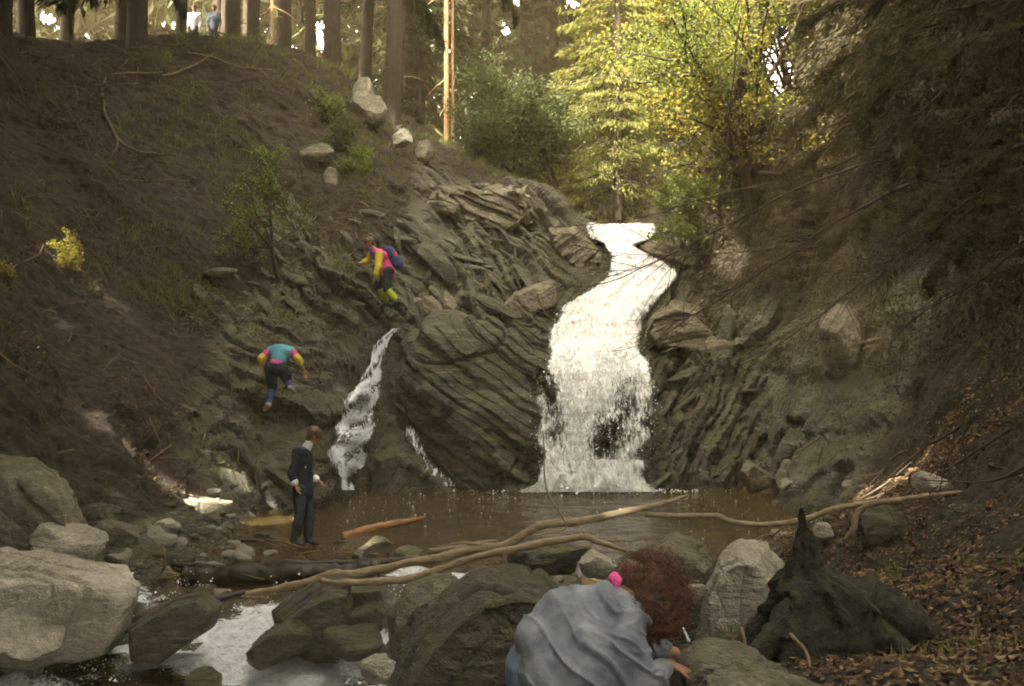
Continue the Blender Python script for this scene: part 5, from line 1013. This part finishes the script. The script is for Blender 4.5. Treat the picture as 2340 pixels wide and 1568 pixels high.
CL = {k: cloth(k, a, b_) for k, a, b_ in [('navy_cloth', (.012, .014, .028), (.028, .032, .055)), ('white_cloth', (.55, .55, .56), (.72, .72, .74)), ('teal_trousers', (.012, .030, .040), (.03, .065, .075)), ('wet_denim', (.010, .013, .022), (.03, .035, .05)),
    ('teal_vest', (.06, .21, .28), (.12, .34, .42)), ('magenta_cloth', (.36, .05, .16), (.52, .09, .24)), ('yellow_cloth', (.34, .26, .025), (.52, .42, .05)), ('blue_jeans', (.03, .045, .14), (.06, .08, .24)), ('pink_cloth', (.50, .045, .16), (.68, .11, .28)),
    ('purple_cloth', (.05, .03, .16), (.09, .05, .24)), ('lime_cloth', (.26, .32, .02), (.42, .50, .05)), ('navy_pack', (.02, .03, .10), (.05, .06, .18)), ('red_cloth', (.5, .04, .04), (.65, .08, .07)), ('grey_blue', (.07, .09, .12), (.14, .17, .21)), ('shoe', (.25, .22, .18), (.42, .38, .32)), ('blue_shoe', (.02, .05, .2), (.04, .1, .4)), ('dark_shoe', (.02, .02, .03), (.05, .05, .06))]}
def cap_mesh(a, b_, ra, rb, seg=14, rings=5):
    a = np.array(a, float); b_ = np.array(b_, float); ax = b_ - a; L = np.linalg.norm(ax); ax = ax / (L + 1e-9)
    if L < 1e-5: ax = np.array([0, 0, 1.])
    ref = np.array([1., 0, 0]) if abs(ax[0]) < .8 else np.array([0, 1., 0]); u = np.cross(ax, ref); u /= np.linalg.norm(u); w_ = np.cross(ax, u)
    ph = np.linspace(-np.pi / 2, 0, rings); ph2 = np.linspace(0, np.pi / 2, rings); c = [(a + ax * ra * math.sin(p), ra * math.cos(p)) for p in ph] + [(b_ + ax * rb * math.sin(p), rb * math.cos(p)) for p in ph2]
    th = np.linspace(0, 2 * np.pi, seg, endpoint=False); v = np.vstack([q + max(r, 1e-4) * (np.cos(th)[:, None] * u + np.sin(th)[:, None] * w_) for q, r in c])
    k = np.arange(len(c) * seg).reshape(len(c), seg); kn = np.roll(k, -1, 1); return v, np.stack([k[:-1], kn[:-1], kn[1:], k[1:]], -1).reshape(-1, 4), np.vstack([np.stack([k[0]] , 0)[:, ::-1]]), k[-1][None]
def volume(name, caps, mat, parent, vox=.012, smooth=8, disp=None, grow=0.0):
    """caps: (a, b, ra, rb[, (sx, sy, sz) flattening about a]); all fused into one continuous skin"""
    V_, Fq, n = [], [], 0
    for cpp in caps:
        a, b_, ra, rb = cpp[:4]; v, f, c0, c1 = cap_mesh(a, b_, ra + grow, rb + grow)
        if len(cpp) > 4:      # flatten along a direction: (direction, factor)
            d, k = cpp[4]; d = np.array(d, float); d /= np.linalg.norm(d); m = (np.array(a) + np.array(b_)) / 2; v = v + ((v - m) @ d * (k - 1))[:, None] * d
        V_.append(v); Fq.append(f + n); n += len(v)
    v = np.vstack(V_); loc = np.array(parent.location); me = mesh_np(name, v - loc, np.vstack(Fq), None, link=False)
    bm = bmesh.new(); bm.from_mesh(me); bmesh.ops.holes_fill(bm, edges=[e for e in bm.edges if e.is_boundary], sides=0); bmesh.ops.recalc_face_normals(bm, faces=bm.faces); bm.to_mesh(me); bm.free()
    o = bpy.data.objects.new(name, me); C.objects.link(o)
    md = o.modifiers.new('fuse', 'REMESH'); md.mode = 'VOXEL'; md.voxel_size = vox; md.use_smooth_shade = True
    ms = o.modifiers.new('relax', 'SMOOTH'); ms.iterations = smooth; ms.factor = .5
    dg = bpy.context.evaluated_depsgraph_get(); me2 = bpy.data.meshes.new_from_object(o.evaluated_get(dg)); o.modifiers.clear(); o.data = me2; bpy.data.meshes.remove(me); me2.name = name
    if disp is not None:
        co = np.empty(len(me2.vertices) * 3, np.float32); me2.vertices.foreach_get('co', co); co = co.reshape(-1, 3); no = np.empty(len(co) * 3, np.float32); me2.vertices.foreach_get('normal', no); no = no.reshape(-1, 3)
        co = co + no * disp(co + loc)[:, None]; me2.vertices.foreach_set('co', co.astype(np.float32).ravel()); me2.update()
    me2.materials.clear(); me2.materials.append(mat); me2.polygons.foreach_set('use_smooth', np.ones(len(me2.polygons), bool)); o.parent = parent
    return o
def hand_caps(wr, dirn, pn, s=1.0, curl=.5):
    """palm, four unequal curled fingers and a thumb from the side of the palm"""
    d = np.array(dirn, float); d /= np.linalg.norm(d); n = np.array(pn, float); n -= d * (n @ d); n /= np.linalg.norm(n); t = np.cross(d, n); wr = np.array(wr, float); c_ = []
    for k in (-1.2, -.4, .4, 1.2): c_.append((wr, wr + d * .085 * s + t * k * .022 * s, .021 * s, .013 * s))
    for k, L in zip((-1.5, -.5, .5, 1.5), (.058, .074, .080, .066)):
        b0 = wr + d * .088 * s + t * k * .019 * s; d1 = d * math.cos(curl * .5) + n * math.sin(curl * .5); b1 = b0 + d1 * L * .45 * s; d2 = d * math.cos(curl * 1.4) + n * math.sin(curl * 1.4); b2 = b1 + d2 * L * .35 * s; d3 = d * math.cos(curl * 2.2) + n * math.sin(curl * 2.2)
        c_ += [(b0, b1, .0095 * s, .0088 * s), (b1, b2, .0088 * s, .008 * s), (b2, b2 + d3 * L * .28 * s, .008 * s, .006 * s)]
    b0 = wr + d * .025 * s - t * .028 * s; b1 = b0 + (d * .7 - t * .6 + n * .3) * .042 * s; c_ += [(b0, b1, .013 * s, .011 * s), (b1, b1 + (d * .9 - t * .1 + n * .4) * .034 * s, .011 * s, .0085 * s)]
    return c_
def head_caps(hc, face, up, s=1.0):
    f = np.array(face, float); f /= np.linalg.norm(f); u = np.array(up, float); u -= f * (u @ f); u /= np.linalg.norm(u); r = np.cross(f, u); h = np.array(hc, float)
    c_ = [(h + u * .025 * s - f * .012 * s, h + u * .02 * s + f * .015 * s, .088 * s, .082 * s, (r, .86)), (h - u * .035 * s + f * .03 * s, h - u * .062 * s + f * .048 * s, .060 * s, .040 * s, (r, .9)),
          (h + f * .088 * s + u * .005 * s, h + f * .108 * s - u * .018 * s, .010 * s, .013 * s), (h + f * .080 * s - u * .045 * s + r * .018 * s, h + f * .080 * s - u * .045 * s - r * .018 * s, .010 * s, .010 * s),
          (h + f * .080 * s + u * .028 * s + r * .03 * s, h + f * .080 * s + u * .028 * s + r * .012 * s, .012 * s, .012 * s), (h + f * .080 * s + u * .028 * s - r * .03 * s, h + f * .080 * s + u * .028 * s - r * .012 * s, .012 * s, .012 * s)]
    for k in (-1, 1): c_.append((h + r * k * .078 * s + u * .015 * s - f * .008 * s, h + r * k * .082 * s - u * .018 * s - f * .004 * s, .017 * s, .013 * s, (r, .55)))
    eyes = [h + f * .0915 * s + u * .014 * s + r * k * .028 * s for k in (-1, 1)]
    return c_, eyes, (f, u, r)
def person(label, J, wear, S=1.0, vox=.013, hair='hair_brown', hairfn=None, cat='person'):
    """J: joints in world space; wear: list of (part name, material, caps builder)"""
    rt = empty('person', tuple(J['root']), label, cat); J = {k: np.array(v, float) for k, v in J.items()}; c_ = []
    pv, ch, nk = J['pelvis'], J['chest'], J['neck']; side = J['shR'] - J['shL']; side /= np.linalg.norm(side); hs = J.get('hipside', side)
    hl, hr = pv - hs * .085 * S, pv + hs * .085 * S
    T_ = [(pv, (pv + ch) / 2, .125 * S, .115 * S), ((pv + ch) / 2, ch, .115 * S, .125 * S), (ch - side * .07 * S, ch + side * .07 * S, .115 * S, .115 * S), (J['shL'], J['shR'], .06 * S, .06 * S), (J['shL'], ch, .06 * S, .10 * S), (J['shR'], ch, .06 * S, .10 * S), (hl, hr, .10 * S, .10 * S)]
    c_ += T_ + [(ch, nk, .08 * S, .05 * S), (nk, J['head'], .048 * S, .05 * S)]
    hc, eyes, fr = head_caps(J['head'], J['face'], J['up'], S); c_ += hc; seg = {}
    for s_ in 'LR':
        sh, elb, wr = J['sh' + s_], J['el' + s_], J['wr' + s_]; c_ += [(sh, elb, .052 * S, .038 * S), (elb, wr, .040 * S, .026 * S)]
        hd = J.get('hd' + s_, wr - elb); c_ += hand_caps(wr, hd, J.get('pn' + s_, np.array([0, 0, -1.0]) + .3 * side), S, .5); seg['arm' + s_] = (sh, elb, wr)
        hp = hl if s_ == 'L' else hr; kn, an = J['kn' + s_], J['an' + s_]; ft = J['ft' + s_]; c_ += [(hp, kn, .088 * S, .056 * S), (kn, kn * .6 + an * .4 , .055 * S, .056 * S), (kn * .6 + an * .4, an, .056 * S, .036 * S), (an, ft, .036 * S, .028 * S), (an, an - (ft - an) * .35 + np.array([0, 0, -.03 * S]), .035 * S, .03 * S)]
        seg['leg' + s_] = (hp, kn, an, ft)
    volume('body', c_, M['skin'], rt, vox, 5)
    f_off = np.zeros(3)
    for i, e in enumerate(eyes): v, f = ico(2); child('eye', v * .008 * S + e - f_off, f, CL['dark_shoe'], rt)
    for nm, mt, fn in wear: volume(nm, fn(J, seg, T_, S), CL[mt] if mt in CL else M[mt], rt, vox, 6)
    f_, u_, r_ = fr; h = J['head']
    if hairfn: hairfn(rt, h, fr, S)
    else: volume('hair', [(h + u_ * .045 * S - f_ * .03 * S, h + u_ * .048 * S + f_ * .012 * S, .100 * S, .088 * S, (r_, .92)), (h - f_ * .045 * S, h - f_ * .05 * S - u_ * .05 * S, .085 * S, .06 * S)], M[hair], rt, vox, 4, lambda p: .006 * fbm(p * 40, 3, 2))
    return rt
G_ = lambda a, k: a[0] + (a[1] - a[0]) * k
def sleeve(s_, k0, k1, g): # along the whole arm, k in 0..2
    def fn(J, seg, T_, S):
        a = seg['arm' + s_]; pt = lambda k: a[0] + (a[1] - a[0]) * k if k <= 1 else a[1] + (a[2] - a[1]) * (k - 1); rr = lambda k: np.interp(k, [0, 1, 2], [.056, .042, .030]) * S + g
        ks = sorted({k0, k1, *([1.0] if k0 < 1 < k1 else [])}); return [(pt(x), pt(y), rr(x), rr(y)) for x, y in zip(ks[:-1], ks[1:])]
    return fn
def both(f1, f2): return lambda J, seg, T_, S: f1(J, seg, T_, S) + f2(J, seg, T_, S)
def torso(g=.018, hem=.0): return lambda J, seg, T_, S: [(c_[0], c_[1], c_[2] + g, c_[3] + g) for c_ in T_[:6]] + [(T_[0][0] + (T_[0][0] - T_[0][1]) * hem, T_[0][0], .125 * S + g, .125 * S + g)]
def legs(k0, k1, g=.016, sides='LR'):
    def fn(J, seg, T_, S):
        out = []
        for s_ in sides:
            a = seg['leg' + s_]; pt = lambda k: a[0] + (a[1] - a[0]) * k if k <= 1 else a[1] + (a[2] - a[1]) * (k - 1); rr = lambda k: np.interp(k, [0, 1, 1.5, 2], [.09, .058, .055, .040]) * S + g
            ks = sorted({k0, k1, *([1.0] if k0 < 1 < k1 else []), *([1.5] if k0 < 1.5 < k1 else [])}); out += [(pt(x), pt(y), rr(x), rr(y)) for x, y in zip(ks[:-1], ks[1:])]
        if k0 == 0: out += [(c_[0], c_[1], c_[2] + g, c_[3] + g) for c_ in (T_[6],)] + [(T_[0][0], T_[0][0] + (T_[0][1] - T_[0][0]) * .3, T_[0][2] + g * .8, T_[0][2] + g * .6)]
        return out
    return fn
def shoes(g=.014, sd='LR'): return lambda J, seg, T_, S: [q for s_ in sd for q in ((seg['leg' + s_][2], seg['leg' + s_][3], .038 * S + g, .032 * S + g), (seg['leg' + s_][2], seg['leg' + s_][2] - (seg['leg' + s_][3] - seg['leg' + s_][2]) * .35 + np.array([0, 0, -.03 * S]), .036 * S + g, .032 * S + g))]
def collar(g=.02): return lambda J, seg, T_, S: [(J['neck'] + (J['chest'] - J['neck']) * .25, J['neck'] + (J['head'] - J['neck']) * .25, .062 * S + g, .056 * S + g)]
# the wading boy, side on, looking down to the right
d0 = 14.3; Q_ = lambda U, V, dd=0: P(U, V, d0 + dd)
J = dict(root=Q_(692, 1238), pelvis=Q_(692, 1118), chest=Q_(690, 1046), neck=Q_(702, 1018), head=Q_(717, 997), face=(.78, .30, -.5), up=(.45, .0, .9), shL=Q_(680, 1034, .17), shR=Q_(690, 1034, -.17), elL=Q_(700, 1082, .20), wrL=Q_(727, 1098, .12), elR=Q_(664, 1082, -.24), wrR=Q_(676, 1108, -.26),
         hdR=np.array([.3, -.1, -.9]), hdL=np.array([.6, 0, -.6]), pnL=(.6, 0, .6), pnR=(.9, -.2, .1), hipside=np.array([-.25, -.97, 0.]), knL=Q_(706, 1178, .12), anL=Q_(704, 1232, .14), ftL=Q_(722, 1240, .10), knR=Q_(684, 1180, -.10), anR=Q_(674, 1232, -.12), ftR=Q_(690, 1243, -.16))
stripe = lambda J, seg, T_, S: [(J['chest'] + np.array([.035, -.135, .02]) * S, J['chest'] + np.array([.075, -.125, -.13]) * S, .018, .016), (J['elL'] + np.array([.0, -.04, .0]), (J['elL'] + J['wrL']) / 2 + np.array([0, -.04, 0]), .02, .018)]
person('boy in a dark navy jacket with white collar wading at the left of the pool', J, [('trousers', 'teal_trousers', legs(0, 1.0)), *[('wet_trouser_leg', 'wet_denim', legs(1.0, 1.97, .022, q_)) for q_ in 'LR'], ('jacket', 'navy_cloth', both(torso(.028, .15), both(sleeve('L', 0, 1.72, .018), sleeve('R', 0, 1.72, .018)))),
       ('cuff', 'white_cloth', sleeve('L', 1.70, 1.80, .022)), ('cuff', 'white_cloth', sleeve('R', 1.70, 1.80, .022)), ('collar', 'white_cloth', collar(.008)), ('jacket_stripe', 'white_cloth', stripe), *[('shoe', 'dark_shoe', shoes(.014, q_)) for q_ in 'LR']], 1.0, .012)
# the climber seen from behind, bending forward on the rock
d0 = 18.25; J = dict(root=Q_(632, 935), pelvis=Q_(630, 842, .0), chest=Q_(641, 806, .16), neck=Q_(641, 800, .32), head=Q_(640, 806, .46), face=(0, .55, -.83), up=(0, .8, .5), shL=Q_(619, 802, .18), shR=Q_(664, 803, .18), elL=Q_(597, 820, .08), wrL=Q_(603, 840, .18), elR=Q_(681, 822, .08), wrR=Q_(694, 846, .2),
         hdL=np.array([.1, .3, -.9]), hdR=np.array([.1, .3, -.9]), knL=Q_(612, 884, .12), anL=Q_(614, 926, -.05), ftL=Q_(606, 936, .10), knR=Q_(656, 868, .25), anR=Q_(664, 886, .12), ftR=Q_(672, 897, .22), hipside=np.array([1, 0, 0.]))
J['knL'] = Q_(622, 884, .1); J['anL'] = Q_(612, 925, -.05)
person('climber in a teal vest with magenta and yellow sleeves bending beside the thin cascade', J, [('trousers', 'navy_cloth', legs(0, 1.05, .03)), *[('trouser_leg', 'blue_jeans', legs(1.0, 1.9, .012, q_)) for q_ in 'LR'], ('sleeve', 'magenta_cloth', sleeve('L', 0.05, .78, .032)), ('sleeve', 'magenta_cloth', sleeve('R', .05, .78, .032)), ('sleeve_band', 'yellow_cloth', sleeve('L', .76, 1.22, .036)), ('sleeve_band', 'yellow_cloth', sleeve('R', .76, 1.22, .036)),
       ('waistband', 'magenta_cloth', lambda J, seg, T_, S: [(T_[0][0] + (T_[0][1] - T_[0][0]) * .35, T_[0][0] + (T_[0][1] - T_[0][0]) * .55, .155, .15)]),
       ('vest', 'teal_vest', lambda J, seg, T_, S: [(c_[0], c_[1], c_[2] + .035, c_[3] + .035) for c_ in T_[1:6]]), *[('shoe', 'shoe', shoes(.014, q_)) for q_ in 'LR']], 1.04, .012)
# the climber in pink, leaning to the left
d0 = 21.3; J = dict(root=Q_(890, 695), pelvis=Q_(886, 622), chest=Q_(868, 585, -.02), neck=Q_(853, 568, -.02), head=Q_(844, 556, -.03), face=(-.85, -.35, -.4), up=(-.35, 0, .93), shL=Q_(852, 575, .16), shR=Q_(866, 578, -.18), elL=Q_(838, 598, .1), wrL=Q_(820, 602, .0), elR=Q_(864, 612, -.32), wrR=Q_(855, 638, -.34),
         hdL=np.array([-.9, 0, .35]), pnL=(0, -.3, -1), hdR=np.array([-.35, 0, -.9]), pnR=(-1, 0, 0), hipside=np.array([.3, -.95, 0]), knL=Q_(868, 658, .2), anL=Q_(886, 694, .25), ftL=Q_(872, 700, .2), knR=Q_(884, 662, -.2), anR=Q_(906, 690, -.12), ftR=Q_(892, 698, -.2))
person('climber in a pink and yellow jacket with a backpack leaning left on the steep rock', J, [('trousers', 'wet_denim', legs(0, 1.15, .026)), *[('gaiter', 'lime_cloth', legs(1.08, 1.7, .03, q_)) for q_ in 'LR'], ('jacket', 'pink_cloth', torso(.03, .1)), ('sleeve', 'yellow_cloth', sleeve('L', .35, 1.3, .028)), ('sleeve', 'yellow_cloth', sleeve('R', .05, 1.55, .038)),
       ('jacket_lining', 'purple_cloth', lambda J, seg, T_, S: [(J['neck'] + np.array([-.06, -.08, -.03]), J['pelvis'] + np.array([-.16, -.1, .12]), .045, .04)]),
       ('backpack', 'navy_pack', lambda J, seg, T_, S: [(J['chest'] + np.array([.20, .02, .10]), J['pelvis'] + np.array([.20, .02, .20]), .11, .13), (J['chest'] + np.array([.12, -.02, .16]), J['chest'] + np.array([.22, 0, .14]), .07, .06)]),
       ('backpack_flap', 'red_cloth', lambda J, seg, T_, S: [(J['chest'] + np.array([.33, -.04, .05]), J['chest'] + np.array([.35, -.04, -.10]), .04, .035)]), *[('shoe', 'dark_shoe', shoes(.014, q_)) for q_ in 'LR']], 1.0, .013)
# tiny pair up on the crest
for U, V, mt, tr, lb in [(443, 62, 'white_cloth', 'wet_denim', 'tiny walker in a pale top standing left of the other on the crest'), (488, 72, 'grey_blue', 'wet_denim', 'tiny walker in a grey blue top standing right of the other on the crest')]:
    dd = 34.0; q = P(U, V, dd); zg = Hs(q[0], dd); b0 = np.array([q[0], dd, zg]); e = lambda x, y, z: b0 + np.array([x, y, z])
    J = dict(root=b0, pelvis=e(0, 0, .92), chest=e(0, 0, 1.26), neck=e(0, 0, 1.46), head=e(0, -.02, 1.62), face=(.2, -1, -.1), up=(0, 0, 1), shL=e(-.17, 0, 1.40), shR=e(.17, 0, 1.40), elL=e(-.22, .02, 1.13), wrL=e(-.2, -.06, .90), elR=e(.22, .02, 1.13), wrR=e(.2, -.06, .90), knL=e(-.09, -.02, .5), anL=e(-.1, 0, .09), ftL=e(-.11, -.16, .04), knR=e(.09, -.02, .5), anR=e(.1, 0, .09), ftR=e(.11, -.16, .04))
    person(lb, J, [('trousers', tr, legs(0, 1.95)), ('top', mt, both(torso(.02), both(sleeve('L', 0, 1.7, .012), sleeve('R', 0, 1.7, .012)))), *[('shoe', 'dark_shoe', shoes(.014, q_)) for q_ in 'LR']], 1.0, .018)
# ------------------------------------------------------------------ the stooping woman
d0 = 4.2; wd = lambda U, V, dd=0: P(U, V, d0 + dd)
J = dict(root=wd(1280, 1700), pelvis=wd(1262, 1500, 0), chest=wd(1400, 1425, .08), neck=wd(1440, 1362, .12), head=wd(1492, 1362, .16), face=(.72, .45, -.55), up=(.6, .1, .75), shL=wd(1392, 1372, .22), shR=wd(1432, 1462, -.10), elL=wd(1470, 1490, .32), wrL=wd(1540, 1490, .28),
         elR=wd(1470, 1560, -.12), wrR=wd(1528, 1518, .06), hdR=np.array([.85, .3, -.35]), pnR=(0, 0, -1), hdL=np.array([.7, -.1, -.6]), pnL=(-.3, -.3, -1), hipside=np.array([.35, -.93, 0.]), knL=wd(1330, 1740, .30), anL=wd(1280, 2000, .3), ftL=wd(1340, 2020, .25), knR=wd(1290, 1760, .05), anR=wd(1240, 2010, -.1), ftR=wd(1300, 2040, -.15))
zf = Hs(J['pelvis'][0], 4.2)
for k in ('anL', 'anR'): J[k][2] = zf + .10
for k in ('ftL', 'ftR'): J[k][2] = zf + .06
for k in ('knL', 'knR'): J[k][2] = (J['pelvis'][2] + zf) / 2
M['sweat'] = skin('grey_blue_sweatshirt', (.10, .118, .145), (.225, .245, .275), .92, 9, .8); M['jeans'] = skin('faded_jeans', (.10, .14, .21), (.17, .22, .31), .9, 8, .5)
CL['orange_trim'] = cloth('orange_trim', (.12, .06, .03), (.24, .12, .05)); CL['hot_pink'] = cloth('hot_pink', (.72, .08, .30), (.85, .16, .42), 60, .02)
def curls(rt, h, fr, S):
    f_, u_, r_ = fr; cc = wd(1484, 1362, .16); rx, ry, rz = .155, .15, .182
    volume('hair', [(cc + np.array([-.03, 0, .04]), cc + np.array([.03, 0, -.05]), .125, .135)], M['hair_red'], rt, .012, 3, lambda p: .02 * fbm(p * 22, 3, 4))
    r = np.random.default_rng(12); n = 2600; d = r.normal(size=(n, 3)); d /= np.linalg.norm(d, axis=1)[:, None]; R0 = r.uniform(.70, 1.04, n) * (1 + .20 * vnoise(d * 2.6 + 4, 3) + .06 * vnoise(d * 7, 5))
    p = cc + d * R0[:, None] * np.array([rx, ry, rz]); d2 = d + r.normal(0, .45, (n, 3)) + np.array([.15, 0, -.4]); d2, w_ = frame(d2, r); b_ = np.cross(d2, w_)
    m = 16; t = np.linspace(0, 1, m); ph = r.uniform(0, 6.28, n); rad = r.uniform(.004, .011, n); L = r.uniform(.025, .06, n); tn = r.uniform(1.2, 2.4, n); an = 2 * np.pi * tn[:, None] * t + ph[:, None]
    ctr = p[:, None] + d2[:, None] * (L[:, None] * t)[..., None] + (np.cos(an) * rad[:, None])[..., None] * w_[:, None] + (np.sin(an) * rad[:, None])[..., None] * b_[:, None]
    tg = np.gradient(ctr, axis=1); tg /= np.linalg.norm(tg, axis=2)[..., None]; s1 = np.cross(tg, d[:, None] + 0 * tg); s1 /= np.linalg.norm(s1, axis=2)[..., None] + 1e-9; s2 = np.cross(tg, s1); th = np.array([0, 2.09, 4.19]); wv = .0013
    v = ctr[:, :, None] + wv * (np.cos(th)[None, None, :, None] * s1[:, :, None] + np.sin(th)[None, None, :, None] * s2[:, :, None]); k = np.arange(n * m * 3).reshape(n, m, 3); kn = np.roll(k, -1, 2); f = np.stack([k[:, :-1], kn[:, :-1], kn[:, 1:], k[:, 1:]], -1).reshape(-1, 4)
    tag(child('curls', v.reshape(-1, 3), f, M['hair_red'], rt), None, None, None, 'stuff')
M['hair_red'] = skin('curly_red_hair', (.05, .021, .011), (.14, .055, .028), .5, 30, .2)
def sweater(J, seg, T_, S):
    pv, chh, nk = J['pelvis'], J['chest'], J['neck']; mid = (pv + chh) / 2
    return [(wd(1236, 1462, .0), wd(1300, 1446, .04), .128, .165), (wd(1300, 1440, .06), wd(1385, 1425, .08), .19, .185), (wd(1265, 1540, -.06), wd(1340, 1520, -.06), .165, .19), (wd(1330, 1560, -.05), wd(1420, 1600, -.04), .17, .16), (wd(1385, 1425, .08), wd(1425, 1390, .14), .165, .10), (J['shL'], J['shR'], .085, .09),
            (J['shR'], J['elR'], .09, .08), (J['elR'], J['elR'] + (J['wrR'] - J['elR']) * .7, .078, .062), (J['shL'], J['elL'], .085, .07), (J['elL'], J['elL'] + (J['wrL'] - J['elL']) * .6, .07, .055), (wd(1330, 1520, .0), wd(1420, 1540, -.02), .17, .12)]
def folds(p):
    # long soft folds running from the shoulder down to the hem
    a = (p - wd(1270, 1380, 0)) ; d = np.array([.66, 0, -.75]); s = np.array([.75, 0, .66]); t = a @ d; u = a @ s + .05 * fbm(p * 5, 2, 7)
    k = sstep(.05, .22, t)
    bend = .10 * fbm(p * 3, 2, 5); q1 = 1 - np.abs(fbm(np.stack([t * 2.4, (u + bend) * 13, u * 0 + 3], 1), 2, 5)) * 2.2; q2 = 1 - np.abs(fbm(np.stack([t * 5 + u * 6, (u - .35 * t + bend) * 24, u * 0], 1), 2, 8)) * 2.2; q1 = np.clip(q1, 0, 1); q2 = np.clip(q2, 0, 1)
    am = sstep(-.25, .25, fbm(p * 2.6, 2, 9))
    return (.034 * q1 ** 3 + .016 * q2 ** 3 * am) * (.35 + .65 * k) - .012 + .006 * fbm(p * 4, 2, 12) + .0035 * fbm(p * 14, 3, 3)
RW = person('woman with curly red hair in a grey blue sweatshirt stooping over the rocks', J, [('jeans', 'jeans', lambda J, seg, T_, S: [(wd(1232, 1530, .03), wd(1245, 1600, .05), .150, .15)] + legs(.35, 1.95, .02)(J, seg, T_, S)), ('sweatshirt_trim', 'orange_trim', lambda J, seg, T_, S: [(wd(1446, 1400, .02), wd(1462, 1470, .0), .03, .028), (wd(1395, 1345, .10), wd(1430, 1362, .04), .036, .034)]),
     ('scrunchie', 'hot_pink', lambda J, seg, T_, S: [(wd(1398, 1322, .0), wd(1412, 1326, .0), .021, .020), (wd(1404, 1315, .0), wd(1408, 1334, .0), .019, .019)]), *[('shoe', 'shoe', shoes(.014, q_)) for q_ in 'LR']], 1.0, .009, hairfn=curls)
volume('sweatshirt', sweater(J, None, None, 1), M['sweat'], RW, .007, 26, folds)
# ------------------------------------------------------------------ the wood beyond, one mass of crowns
r = np.random.default_rng(50); n = 120000
th = r.uniform(-.75, .75, n); dist = r.uniform(46, 74, n); x = dist * np.tan(th) ; z0 = H(x, dist); z = z0 + 24 * r.random(n) ** .9
cc = np.stack([x, dist, z], 1); dens = fbm(cc * np.array([.35, .35, .22]), 3, 8)
g = (dens > -.32) & ~in_sky(cc, 1.1); cc = cc[g]; a_, w_ = frame(r.normal(0, 1, cc.shape) + np.array([0, 0, -1.2]), r); n = len(cc)
v, f = leaves_mesh(cc, a_, w_, r.uniform(.7, 1.6, n), r.uniform(.2, .45, n))
tag(mesh_np('far_woods', v, f, M['needles'], attrs={'hue': np.repeat(r.random(n), 4)}, smooth=False), 'dim mass of conifers far behind the gorge', None, None, 'stuff')
# ------------------------------------------------------------------ thin haze added to lift the dark tones
hz, t_, b_h = newmat('veil_haze'); t_.nodes.remove(b_h); pv_ = t_.nodes.new('ShaderNodeVolumePrincipled')
pv_.inputs['Color'].default_value = (.95, .74, .42, 1); pv_.inputs['Density'].default_value = .0022; pv_.inputs['Anisotropy'].default_value = 0
t_.links.new(pv_.outputs[0], t_.nodes['Material Output'].inputs['Volume'])
lo_, hi_ = np.array([-60, -30, -4.]), np.array([60, 95, 60.]); cb = np.array([[a, b_, c_] for a in (0, 1) for b_ in (0, 1) for c_ in (0, 1)]); vv = lo_ + cb * (hi_ - lo_)
tag(mesh_np('haze', vv, np.array([[0, 1, 3, 2], [4, 6, 7, 5], [0, 4, 5, 1], [2, 3, 7, 6], [0, 2, 6, 4], [1, 5, 7, 3]]), hz, smooth=False), 'thin haze filling the wooded gorge, added to lift its dark tones', None, None, 'stuff')
